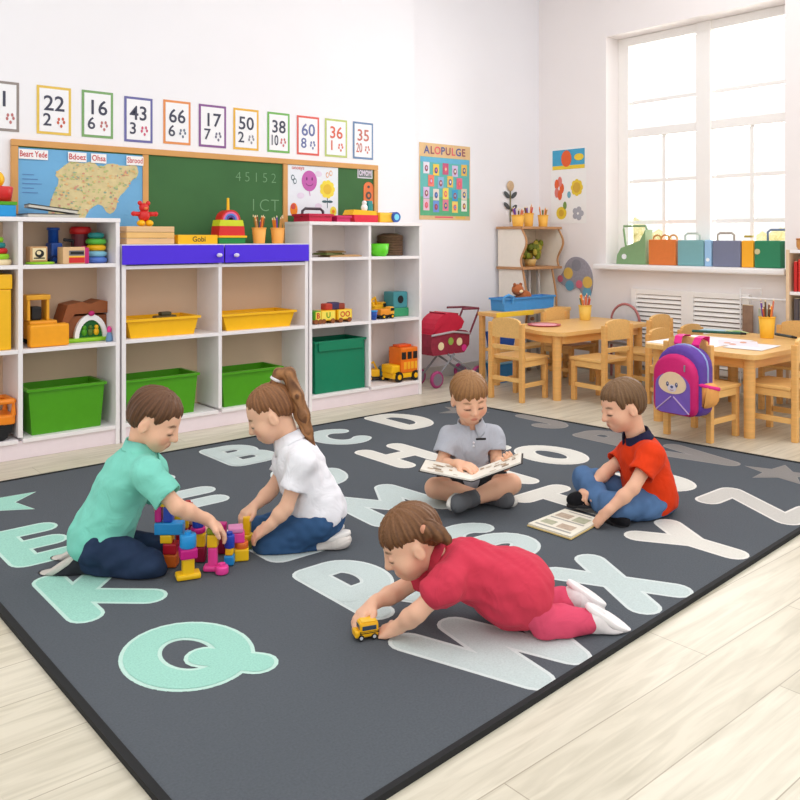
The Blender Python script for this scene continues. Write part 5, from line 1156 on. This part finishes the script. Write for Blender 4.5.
        S.ell(pv+s.up*.015, ((.102*wid+inf+.004)*k, (.088+inf+.002)*k, .095+inf), ax, .04, hp)
        for c in 'RL':
            S.cap(nk-s.up*.035*k+(J['sh'+c]-nk)*.25, J['sh'+c], (.036+inf)*k, (.039+inf)*k, .03)
            d = J['el'+c]-J['sh'+c]; e = J['sh'+c]+d*sleeve; dn = d.normalized()
            S.cap(J['sh'+c], e+dn*.03, (srad-.002)*k, (srad+.002)*k, .02, [(tuple(e), tuple(dn))])
            S.cap(e-dn*.004, e+dn*.012, (srad-.008)*k, None, .003, None, True)
        if extra: extra(S)
        S.cap(nk+s.up*.012, s.H(0, -.02, -.05), .041*k, .046*k, .008, None, True)
        S.post.append(wr(seed, amp, 42)); S.post.append(wr(seed+7, amp*.6, 80))
        return S.build(name, m, s.t, None, 1, s.base)
    def collar(s, parent, m, rad=.053, wd=.019, label=None, open_=True):
        # a turned-down band around the neck, built as a folded strip
        nk = s.J['neck']; ax_ = (s.H(0, -.022, -.05)-nk).normalized(); f = (s.f-ax_*s.f.dot(ax_)).normalized(); f = (f*.4+(s.fw-ax_*s.fw.dot(ax_)).normalized()*.6).normalized(); l = ax_.cross(f)
        k = s.sc; bm = B(); rings = []; g = .22 if open_ else .0
        for i in range(25):
            a = g+(2*PI-2*g)*i/24; c = f*math.cos(a)+l*math.sin(a); fr = max(0, math.cos(a))
            o = nk+ax_*(.016-.014*fr)
            r = rad*k
            rings.append([o+c*(r*.92)+ax_*.016-s.base, o+c*(r*.98)+ax_*.021-s.base, o+c*(r*1.16)-ax_*(wd*(.5+.9*fr))-s.base, o+c*(r*1.22)-ax_*(wd*(.7+1.2*fr))-s.base, o+c*(r*1.10)-ax_*(wd*(.75+1.1*fr))-s.base, o+c*(r*.90)-ax_*.004-s.base])
        ring_mesh(bm, rings, True)
        return part('collar', bm, m, parent, True, label)
    def placket(s, parent, m):
        nk, pv = s.J['neck'], s.J['pelvis']
        for q in (.11, .17):
            p = nk-s.up*(nk-pv).length*q+s.fw*.083*s.sc; part('button', sph(B(), p-s.base, .005), m, parent, True)
    def pants(s, m, name='trousers', inf=.009, tscale=1.0, cut=.9, seed=11, amp=.0034, thigh_only=None, waist=.022):
        S = Sculpt(.0045); J = s.J; k = s.sc; ax = (s.lat, s.fw, s.up)
        S.ell(J['pelvis']+s.up*.01, ((.099+inf)*k, (.085+inf)*k, .086+inf), ax, .03, [(tuple(J['pelvis']+s.up*waist), tuple(s.up))])
        for c in 'RL':
            if thigh_only:
                d = J['kn'+c]-J['hip'+c]; e = J['hip'+c]+d*thigh_only; S.cap(J['hip'+c], J['kn'+c], (.066+inf)*k, (.052+inf)*k, .02, [(tuple(e), tuple(d.normalized()))])
            else:
                d = J['an'+c]-J['kn'+c]; e = J['kn'+c]+d*cut; s.leg(S, c, inf, [(tuple(e), tuple(d.normalized()))], tscale)
        S.post.append(wr(seed, amp, 48)); S.post.append(wr(seed+5, amp*.5, 90))
        return S.build(name, m, s.t, None, 1, s.base)
    def sock(s, c, m, r=.031, up=.07):
        J = s.J; d = (J['kn'+c]-J['an'+c]).normalized(); S = Sculpt(.0045); S.cap(J['an'+c], J['an'+c]+d*up*1.4, r*s.sc, (r+.003)*s.sc, .01, [(tuple(J['an'+c]+d*up), tuple(d))]); return S.build('sock', m, s.t, None, 1, s.base)
    def shoe(s, c, m, msole, soledir, scl=1.0, tongue=None):
        # sole on the soledir side
        J = s.J; k = s.sc*scl; an, to = J['an'+c], J['to'+c]; d = (to-an).normalized(); n = (soledir-d*soledir.dot(d)).normalized(); l = n.cross(d)
        hl_ = an-d*.030*k+n*.012*k; S = Sculpt(.0036); ax = (l, d, n)
        mid = an+(to-an)*.45
        S.ell(an-d*.010*k-n*.004*k, (.033*k, .040*k, .040*k), ax, .012); S.ell(mid+d*.006*k, (.035*k, .066*k, .033*k), ax, .02, [(tuple(mid+n*.024*k), tuple(n))]); S.ell(to-d*.010*k+n*.004*k, (.036*k, .042*k, .028*k), ax, .02)
        S.cap(an, an+(J['kn'+c]-an).normalized()*.03, .032*k, .031*k, .012)
        u = S.build('shoe', m, s.t, None, 1, s.base)
        bm = B(); rings = []
        Lh = (to-an).length
        def outline(w_): 
            P = []
            for i in range(22):
                a = 2*PI*i/22; y = math.cos(a); x = math.sin(a); wd = (.030 if y < 0 else .036)*k*w_
                cy = (Lh*.5-.012*k); ry = (Lh*.5+.046*k)*w_
                P.append((x*wd*(1 if abs(y) < .8 else 1.0), cy+y*ry))
            return P
        for off, w_ in ((.018, .96), (.021, 1.0), (.033, 1.0), (.035, .95)):
            rings.append([an+d*y+l*x+n*off*k-s.base for x, y in outline(w_)])
        ring_mesh(bm, rings, True)
        for v in bm.verts: v.co.z = max(v.co.z, RUGZ+.0025-s.base.z)
        part('sole', bm, msole, u, True)
        return u
# ---------------------------------------------------------------- boy in the teal shirt
SK1 = dict(skin=(238, 188, 158), brow=(110, 78, 56), hair=(104, 70, 44), hair2=(66, 42, 27), hair3=(128, 88, 60))
TEALS = cloth((130, 214, 196), 'teal'); JEAN = mat((44, 58, 84), .9, .22, 16, .4, .1, None, ('j', 1)); JEAN2 = mat((56, 88, 128), .9, .22, 14, .4, .1, None, ('j', 2)); JEAN3 = mat((86, 118, 160), .9, .3, 12, .4, .1, None, ('j', 3))
BOYHL = [(-.12, -.062), (-.05, -.056), (-.026, -.04), (-.018, .012), (.012, .016), (.02, -.012), (.034, -.006), (.044, .034), (.07, .044), (.1, .044)]
k1 = Kid('boy in a teal polo shirt kneeling on the rug and reaching for the blocks', 2.76, dict(
    head=(156, 419, 0), neck=(141, 450, 0), shR=(147, 474, -.10), shL=(152, 468, .10), elR=(177, 507, -.12), wrR=(208, 520, -.05), tiR=(223, 530, -.03),
    elL=(162, 508, .15), wrL=(188, 518, .17), tiL=(204, 524, .16), pelvis=(98, 540, 0), hipR=(100, 546, -.06), hipL=(102, 542, .065),
    knR=(150, 566, -.075), anR=(80, 563, -.055), toR=(53, 581, -.055), knL=(154, 551, .085), anL=(88, 552, .07), toL=(64, 566, .07)),
    ((1, .56, .10), (.52, -1, 0)), 1.0, SK1)
k1.body(dict(R=dict(nrm=imgv(.3, -1, 0), side=-1, curl=.42), L=dict(nrm=imgv(.3, -1, 0), side=1, curl=.3)))
k1.hair(None, BOYHL, .008, None, 'hair', 2)
sh = k1.shirt(TEALS, hem=.055, sleeve=.72, srad=.050, seed=4); k1.collar(sh, TEALS); k1.pants(JEAN, cut=.93)
for c in 'RL': k1.shoe(c, cloth((46, 48, 54), 'shoe'), mat((206, 200, 192), .8, .05), imgv(-.55, -1, 0) if c == 'R' else imgv(-.5, -1, 0))
for c in 'RL': k1.sock(c, BLK)
# ---------------------------------------------------------------- girl with the ponytail
SK2 = dict(skin=(240, 192, 162), brow=(130, 92, 62), hair=(146, 98, 60), hair2=(96, 60, 36), hair3=(164, 116, 76))
k2 = Kid('girl in a white polo shirt kneeling beside the blocks, brown ponytail hanging down her back', 2.97, dict(
    head=(270, 413, 0), neck=(289, 442, 0), shL=(302, 463, -.095), shR=(292, 457, .095), elL=(286, 508, -.125), wrL=(269, 526, -.135), tiL=(255, 535, -.12),
    elR=(271, 491, .05), wrR=(256, 505, .0), tiR=(244, 514, -.03), pelvis=(320, 516, 0), hipL=(318, 522, -.062), hipR=(316, 519, .062),
    knL=(267, 544, -.075), anL=(318, 546, -.05), toL=(343, 541, -.045), knR=(258, 531, .085), anR=(312, 535, .07), toR=(336, 534, .07)),
    ((-1, .60, .12), (-.58, -1, 0)), 1.0, SK2)
k2.body(dict(L=dict(nrm=imgv(-.2, -1, .5), side=-1, curl=.32), R=dict(nrm=imgv(-.4, -1, .2), side=1, curl=.6)))
GIRLHL = [(-.12, -.045), (-.05, -.035), (-.026, -.02), (-.018, .012), (.012, .014), (.022, .014), (.04, .036), (.058, .056), (.075, .064), (.12, .068)]
def ponytail(S):
    P = [k2.H(0, -.062, .082), k2.H(0, -.098, .105), k2.H(0, -.128, .085), at(296, 396, 2.97), at(302, 415, 2.97), at(307, 431, 2.97), at(314, 446, 2.97)]; R_ = [.015, .018, .022, .026, .027, .020, .006]
    for i in range(6): S.cap(P[i], P[i+1], R_[i], R_[i+1], .012)
k2.hair(None, GIRLHL, .005, None, 'hair', 5, 0)
S = Sculpt(.0036); ponytail(S)
def pstrand(P, v):
    x, y, z = k2.hl(P); return v+.0016*np.sin(x*330+z*20)+.0012*np.sin((x+y*.5)*520-z*30)
S.post.append(pstrand)
def pcol(V):
    x, y, z = k2.hl(V); t_ = np.clip(.5+.3*np.sin(x*330+z*20)+.25*np.sin(x*610+y*120), 0, 1)[:, None]; return rgb3(SK2['hair2'])*(1-t_)+rgb3((168, 118, 74))*t_
S.build('ponytail', HAIRM, k2.t, pcol, 1, k2.base)
part('hair_tie', lathe(B(), [(.014, -.006), (.021, -.004), (.021, .004), (.014, .006)], n=18), mat((230, 230, 234), .4), k2.t, True)
q = bpy.data.objects['hair_tie']; q.location = k2.H(0, -.078, .092)-k2.base; q.rotation_euler = (k2.H(0, -.098, .105)-k2.H(0, -.062, .082)).to_track_quat('Z', 'Y').to_euler()
WSH = cloth((240, 240, 246), 'white'); sh = k2.shirt(WSH, hem=.03, sleeve=.58, srad=.046, seed=9); k2.collar(sh, WSH); k2.pants(JEAN2, cut=.97, seed=21)
for c in 'LR': k2.shoe(c, cloth((226, 220, 214), 'shoe'), mat((240, 236, 232), .8, .03), imgv(.3, -1, 0), .95)
# ---------------------------------------------------------------- boy in grey, reading
SK3 = dict(skin=(238, 186, 154), brow=(140, 100, 66), hair=(158, 112, 66), hair2=(112, 74, 42), hair3=(176, 130, 84))
k3 = Kid('boy in a light grey polo shirt sitting cross-legged, open book on his lap', 3.50, dict(
    head=(469.5, 397, -.03), neck=(471, 427, .02), shR=(450, 438, .02), shL=(493, 437, .03), elR=(441, 465, -.03), wrR=(459, 464, -.15), tiR=(475, 468, -.21),
    elL=(497, 462, -.02), wrL=(506, 466, -.13), tiL=(510, 460, -.19), pelvis=(470, 486, .08), hipR=(458, 489, .06), hipL=(483, 489, .06),
    knR=(435, 488, -.10), anR=(490, 500, -.08), toR=(507, 500, -.15), knL=(511, 484, -.10), anL=(468, 500, -.17), toL=(457, 504, -.27)),
    ((.22, .42, 1), (0, -1, .42)), 1.0, SK3)
k3.body(dict(R=dict(nrm=imgv(.1, -1, .3), side=-1, curl=.35), L=dict(nrm=imgv(.3, -.3, .8), side=1, curl=.45)), True)
k3.hair(None, [(-.12, -.06), (-.05, -.054), (-.026, -.04), (-.018, .012), (.012, .016), (.02, -.006), (.034, .002), (.05, .022), (.07, .030), (.1, .030)], .009, None, 'hair', 7)
GSH = cloth((182, 186, 196), 'grey'); sh = k3.shirt(GSH, hem=.03, sleeve=.62, srad=.048, seed=14); k3.collar(sh, GSH); k3.placket(sh, mat((222, 222, 228)))
p = at(481, 439, 3.428)
bm = B(); box(bm, (0, 0, 0), (.042, .005, .009), .002, Matrix((k3.lat, k3.fw, k3.up)).transposed()); q = part('chest_badge', bm, BLK, sh); q.location = p-k3.base
k3.pants(cloth((40, 42, 46), 'shorts'), 'shorts', .010, thigh_only=.62, seed=31)
for c in 'LR': k3.shoe(c, cloth((96, 98, 102), 'shoe'), mat((226, 222, 214), .7, .04), imgv(-1, .0, .2) if c == 'L' else imgv(1, .1, .2), .95)
for c in 'RL': k3.sock(c, cloth((110, 112, 116), 'sock'), .029, .045)
# ---------------------------------------------------------------- boy in orange red
SK4 = dict(skin=(234, 182, 152), brow=(104, 76, 52), hair=(122, 90, 58), hair2=(78, 54, 34), hair3=(146, 112, 78))
k4 = Kid('boy in an orange red polo shirt sitting cross-legged, pointing at a flat book', 3.30, dict(
    head=(622, 405, 0), neck=(637, 439, .01), shL=(651, 456, -.095), shR=(629, 454, .095), elL=(633, 488, -.17), wrL=(607, 512, -.19), tiL=(594, 525, -.17),
    elR=(608, 470, .06), wrR=(592, 486, .02), tiR=(581, 496, -.01), pelvis=(652, 498, .02), hipL=(648, 504, -.05), hipR=(645, 501, .08),
    knL=(620, 508, -.13), anL=(596, 499, .0), toL=(574, 499, .02), knR=(584, 478, .10), anR=(610, 514, -.09), toR=(622, 520, -.15)),
    ((-1, .34, .22), (-.3, -1, 0)), 1.0, SK4)
k4.body(dict(L=dict(nrm=imgv(-.6, -1, .3), side=-1, curl=.22), R=dict(nrm=imgv(-.8, -.6, .5), side=1, curl=.75)))
k4.hair(None, BOYHL, .009, None, 'hair', 11)
ORS = cloth((222, 62, 24), 'orange'); sh = k4.shirt(ORS, hem=.04, sleeve=.60, srad=.050, seed=17); k4.collar(sh, cloth((38, 38, 66), 'navy'), .055, .024, 'navy blue collar'); k4.pants(JEAN3, cut=.9, seed=41)
for c in 'LR': k4.shoe(c, cloth((26, 26, 30), 'shoe'), mat((40, 40, 44), .8, .05), imgv(-.1, 1, .1) if c == 'L' else imgv(-.1, .9, .5), .92)
for c in 'RL': k4.sock(c, BLK)
# ---------------------------------------------------------------- girl in pink
SK5 = dict(skin=(240, 190, 160), brow=(130, 94, 64), hair=(124, 84, 52), hair2=(82, 52, 30), hair3=(150, 106, 70))
k5 = Kid('toddler girl in a coral pink tunic crawling on the rug and pushing a toy bus', 2.33, dict(
    head=(410, 541, 0), neck=(441, 560, .0), shL=(448, 582, -.095), shR=(434, 568, .10), elL=(417, 613, -.11), wrL=(396, 628, -.075), tiL=(379, 634, -.05),
    elR=(397, 592, .07), wrR=(374, 603, .0), tiR=(360, 616, -.035), pelvis=(519, 588, 0), hipL=(530, 603, -.048), hipR=(530, 597, .055),
    knL=(545, 623, -.055), anL=(596, 621, -.03), toL=(616, 633, -.02), knR=(554, 606, .075), anR=(578, 598, .07), toR=(592, 607, .07)),
    ((-1, .62, .16), (-.58, -1, .0)), .98, SK5)
k5.body(dict(L=dict(nrm=imgv(-.3, -1, .3), side=-1, curl=.28), R=dict(nrm=imgv(-.5, -1, .1), side=1, curl=.35)))
G5HL = [(-.12, -.06), (-.075, -.055), (-.05, -.030), (-.026, -.012), (-.018, .014), (.012, .016), (.022, .010), (.04, .012), (.055, .018), (.075, .022), (.1, .016), (.12, .016)]
def bun(S):
    for a, r in (((.066, -.066, .014), .027), ((.074, -.080, -.008), .025), ((.078, -.090, -.030), .019)): S.ell(k5.H(-a[0], a[1], a[2]), r, None, .008)
    for a, r in (((.058, -.062, .012), .026), ((.07, -.08, -.034), .016)): S.ell(k5.H(a[0], a[1], a[2]), r, None, .008)
k5.hair(bun, G5HL, .007, None, 'hair', 13)
for x in (-.068, .068): part('hair_tie', sph(B(), k5.H(x*1.14, -.052, .030)-k5.base, (.010, .010, .012)), mat((214, 150, 120), .5), k5.t, True)
PKS = cloth((208, 62, 84), 'pink'); PKL = cloth((218, 80, 110), 'leg')
def skirt(S):
    J = k5.J; ax = (k5.lat, k5.fw, k5.up); hp = [(tuple(J['pelvis']-k5.up*.078), tuple(-k5.up))]
    S.ell(J['pelvis']+k5.up*.01-zv*.012, (.112, .098, .112), ax, .04, hp)
    for c in 'LR': S.ell(J['sh'+c]+(J['el'+c]-J['sh'+c])*.28, (.052, .052, .046), None, .015)
sh = k5.shirt(PKS, 'tunic', .007, .42, .044, .08, .96, skirt, 23, 1.0, .0032); k5.collar(sh, PKS, .045, .006, None, False); k5.pants(PKL, 'leggings', .004, .86, .94, 51, .002)
WSH2 = cloth((232, 226, 226), 'shoe')
for c in 'LR': k5.shoe(c, WSH2, mat((244, 240, 240), .7, .03), imgv(.9, -.55, 0), .92)
# ================================================================== THINGS THE CHILDREN PLAY WITH
BZ = RUGZ+.0025
# open picture book on the lap of the boy in grey
def openbook(name, label, spine_a, spine_b, left, right, cover, parent_cat='book', thick=.006, deco=True):
    """spine_a/b: near and far end of the spine; left/right: vectors from the spine to the page edge"""
    o = (spine_a+spine_b)/2; t = thing(name, label, parent_cat, o); sv = spine_b-spine_a
    for nm, v, s in (('page_block', left, 1), ('page_block', right, -1)):
        n = v.cross(sv).normalized()*s; n = n if n.z > 0 else -n
        def quad(e, lo, hi, z, m, name_):
            bm = B(); c = [spine_a-o+sv*lo+v*e[0], spine_a-o+sv*hi+v*e[0], spine_a-o+sv*hi+v*e[1], spine_a-o+sv*lo+v*e[1]]
            ring_mesh(bm, [[p+n*z[0] for p in c], [p+n*z[1] for p in c]]); return part(name_, bm, m, t if name_ != 'picture' else pb_)
        quad((0, 1.03), -.02, 1.02, (-.003, 0), cover, 'cover')
        pb_ = quad((.01, 1), 0, 1, (.0005, thick), mat((240, 234, 222), .7, .04, 20), nm)
        if deco:
            r = np.random.default_rng(int(abs(v.x)*1000))
            bm = B()
            for k in range(14):
                a, b = .08+.75*r.random(), .06+.75*r.random(); da, db = .06+.10*r.random(), .03+.12*r.random()
                c = [spine_a-o+sv*b+v*a, spine_a-o+sv*(b+db)+v*a, spine_a-o+sv*(b+db)+v*(a+da), spine_a-o+sv*b+v*(a+da)]
                f = bm.faces.new([bm.verts.new(p+n*(thick+.0006+.0001*k)) for p in c]); f.material_index = int(r.integers(3))
            q = flat('picture', bm, deco, pb_)
    return t
sa, sb = at(472, 481.5, 3.20), at(475, 471, 3.36)
openbook('picture_book', 'open picture book lying across the lap of the boy in grey', sa, sb, at(420, 471, 3.24)-sa, at(521, 463.5, 3.16)-sa, mat((50, 48, 48), .6), thick=.007,
    deco=[mat((190, 160, 130), .7, .2, 60), mat((206, 190, 170), .7, .2, 60), mat((160, 140, 120), .7, .2, 60)])
c4 = [fl(527, 526, BZ), fl(565, 511, BZ), fl(603, 522, BZ), fl(571, 540, BZ)]
o4 = sum(c4, V3())/4
t = thing('picture_book', 'thin picture book lying flat on the rug under the pointing hand', 'book', o4)
def slab(z0, z1, f=1.0): return ring_mesh(B(), [[(p-o4)*f+V3((0, 0, z)) for p in c4] for z in (z0, z1)])
part('cover', slab(0, .004), mat((222, 196, 130), .6, .05), t); pg = part('page_block', slab(.0042, .011, .97), mat((236, 230, 214), .7, .04), t)
bm = B(); r = np.random.default_rng(8)
def bil(u, v): return (c4[0]*(1-u)*(1-v)+c4[3]*u*(1-v)+c4[1]*(1-u)*v+c4[2]*u*v-o4)*.97
for k, (u, v, a, b, mi) in enumerate(((.08, .08, .84, .05, 2), (.1, .2, .3, .18, 0), (.5, .18, .36, .2, 1), (.08, .5, .84, .04, 2), (.1, .6, .36, .2, 1), (.55, .58, .32, .24, 0), (.2, .9, .6, .03, 2))):
    f = bm.faces.new([bm.verts.new(bil(x, y)+V3((0, 0, .0116+.0001*k))) for x, y in ((u, v), (u+a, v), (u+a, v+b), (u, v+b))]); f.material_index = mi
flat('picture', bm, [mat((176, 176, 150), .7, .25, 60), mat((190, 170, 150), .7, .25, 60), mat((170, 166, 160), .7, .1)], pg)
# toy school bus
pb_ = fl(366, 638, BZ); t = thing('toy_bus', 'small yellow toy school bus between the crawling girl\'s hands', 'toy', (pb_.x, pb_.y, BZ), math.atan2(rv.y, rv.x)+PI+.35)
SB = mat((246, 186, 24), .35, .03)
b_ = part('body', bx(B(), -.042, -.026, .010, .030, .026, .062, .009), SB, t); part('bonnet', bx(B(), .028, -.024, .010, .048, .024, .034, .007), SB, t)
bm = B(); bx(bm, -.032, -.0268, .036, .022, .0268, .052, .001); bx(bm, .029, -.018, .038, .0315, .018, .054, .001); part('window', bm, mat((60, 80, 100), .2), b_)
bm = B(); bx(bm, -.042, -.0266, .024, .03, .0266, .027); bx(bm, -.042, -.0266, .030, .03, .0266, .0315); part('stripe', bm, BLK, b_)
part('roof_panel', bx(B(), -.036, -.02, .062, .022, .02, .0655, .003), mat((250, 200, 50), .35), b_)
for x in (-.024, .026):
    for s in (-1, 1): w_ = part('wheel', cyl(B(), (x, s*.018, .011), (x, s*.0275, .011), .011, n=18), BLK, t); part('hub', cyl(B(), (x, s*.0272, .011), (x, s*.0285, .011), .006, n=14), mat((200, 204, 210), .3), w_)
t.scale = (.74, .74, .74); t.location = tuple(fl(366, 637, BZ).xy)+(BZ,)
# ---------------------------------------------------------------- building blocks
BC = dict(yellow=mat((250, 200, 30), .3, .02), blue=mat((36, 70, 180), .3, .02), cyan=mat((40, 150, 220), .3, .02), magenta=mat((200, 30, 130), .3, .02), pink=mat((240, 70, 160), .3, .02), red=mat((190, 30, 50), .3, .02), orange=mat((224, 110, 40), .3, .02), green=mat((140, 160, 30), .3, .02), dark_red=mat((150, 24, 60), .3, .02), olive=mat((110, 120, 50), .3, .02), rose=mat((226, 140, 190), .3, .02))
def block(cname, label, px, py_b, w_, h_, dep, studs=1, lw=None, rz=.3, d_=None, z=None, shape='box'):
    """px: centre column, py_b: picture row of the bottom, dep: distance"""
    p = at(px, py_b, dep); z0 = p.z if z is None else z
    t = thing('toy_block', label, 'toy block', (p.x, p.y, z0), rz, 'building blocks on the rug'); m = BC[cname]; d_ = d_ or w_
    sh_ = h_-.0005
    if shape == 'cyl': part('block_body', lathe(B(), [(w_*.47, 0), (w_*.5, .003), (w_*.5, sh_-.003), (w_*.47, sh_)], n=24), m, t, True)
    elif shape == 'foot':
        part('block_body', box(box(B(), (0, 0, .009), (w_*1.75, d_*1.1, .018), .007), (0, 0, sh_/2), (w_*.85, d_*.85, sh_), .006), m, t)
    else: part('block_body', box(B(), (0, 0, sh_/2), (w_, d_, sh_), .005), m, t)
    for i in range(studs):
        x = (i-(studs-1)/2)*w_/max(studs, 1); part('stud', cyl(B(), (x, 0, sh_-.001), (x, 0, sh_+.009), min(.011, w_*.3), n=16), m, t)
    return t
zc = {}
def stack(key, px, dep, items, rz=.3, z0=None):
    p = at(px, 400, dep); z = BZ if z0 is None else z0
    for it in items:
        cname, label, w_, h_ = it[:4]; kw = it[4] if len(it) > 4 else {}
        dx = kw.pop('dx', 0); top_ = kw.pop('top', False); dd = kw.pop('dd', 0)
        q = p+rv*dx+dv*dd; t = thing('x', label, 'x'); bpy.data.objects.remove(t)
        block(cname, label, 0, 0, w_, h_, 1, rz=rz, z=z, studs=kw.pop('studs', 1), **kw) if False else None
        o = block(cname, label, 400, 300, w_, h_, 1, kw.pop('studs', 1), None, kw.pop('rz', rz), kw.pop('d_', None), z, kw.pop('shape', 'box')); o.location = (q.x, q.y, z)
        z += h_
R0 = math.atan2(rv.y, rv.x)
stack('a', 171, 2.76, [('orange', 'orange block at the foot of the tall left stack', .046, .042), ('red', 'red block above the orange one in the tall left stack', .044, .036), ('yellow', 'yellow block in the middle of the tall left stack', .040, .028, dict(dx=-.012)),
    ('cyan', 'long cyan block bridging the tall left stack towards the front', .094, .040, dict(dx=-.004, d_=.040)), ('blue', 'dark blue block high in the tall left stack', .030, .052, dict(dx=-.008)), ('yellow', 'yellow block topping the tall left stack', .036, .022, dict(dx=-.014))], R0)
pm_ = at(171, 400, 2.76)-rv*.040; block('magenta', 'magenta block beside the dark blue one in the left stack', 400, 300, .022, .052, 1, 1, None, R0, .03, BZ+.1461).location = (pm_.x, pm_.y, BZ+.1461)
stack('b', 188, 2.66, [('yellow', 'yellow wide footed block nearest the camera', .044, .066, dict(shape='foot', studs=0)), ('magenta', 'magenta block on the yellow footed block in front', .054, .032, dict(studs=0)), ('cyan', 'cyan rounded block topping the front stack', .052, .042, dict(shape='cyl'))], R0+.4)
stack('c', 182, 2.84, [('red', 'red block low behind the front stack', .04, .10), ('yellow', 'big yellow block behind the cyan rounded block', .046, .05, dict(studs=1)), ], R0+.2)
stack('c2', 188, 3.03, [('dark_red', 'dark red block low at the back of the block pile', .04, .06), ('red', 'red block standing at the back of the block pile', .034, .06)], R0+.1)
stack('d', 201, 2.80, [('dark_red', 'dark red block under the yellow column behind the front stack', .034, .05), ('yellow', 'yellow upright block under the magenta disc', .03, .046), ('magenta', 'magenta disc beneath the blue knob block', .05, .018, dict(shape='cyl', studs=0, dx=-.01)), ('blue', 'blue knob block on the magenta disc', .038, .036, dict(shape='cyl', dx=-.01))], R0)
stack('e', 213, 2.72, [('pink', 'pink column block with a round foot', .034, .078, dict(shape='foot', studs=0)), ('yellow', 'yellow block on the pink column', .034, .042), ('green', 'green block under the hand of the boy in teal', .034, .022, dict(studs=0))], R0)
block('pink', 'small round pink block at the foot of the pink column', 219, 574, .042, .024, 2.715, 1, None, R0, None, BZ, 'cyl').location = tuple(at(222, 400, 2.695).xy)+(BZ,)
stack('f', 221.5, 2.87, [('dark_red', 'dark red block beneath the magenta one, right of the pink column', .03, .062), ('magenta', 'magenta block right of the pink column', .034, .042, dict(studs=0))], R0)
stack('g', 229.5, 2.77, [('cyan', 'small cyan block on the rug right of the pink column', .032, .032), ('yellow', 'small pale yellow block between the cyan and the blue ones', .026, .024, dict(studs=0)), ('blue', 'blue block on the little right hand stack', .034, .042, dict(shape='cyl'))], R0)
stack('h', 241.5, 2.815, [('yellow', 'yellow block at the foot of the rightmost stack', .048, .040, dict(studs=0)), ('orange', 'orange red curved block on the rightmost stack', .046, .020, dict(shape='cyl', studs=0)), ('pink', 'pink block near the top of the rightmost stack', .044, .034, dict(dx=-.012)), ('rose', 'pale rose block tilted on top of the rightmost stack', .05, .018, dict(dx=-.02, studs=0))], R0+.2)
stack('i', 247, 2.92, [('olive', 'olive block on the rug in front of the ponytail girl', .04, .028), ('yellow', 'round yellow block on the olive one near the girl\'s knee', .044, .020, dict(shape='cyl', studs=0)), ('yellow', 'tall yellow block held in the girl\'s fingers', .026, .062, dict(studs=0))], R0)
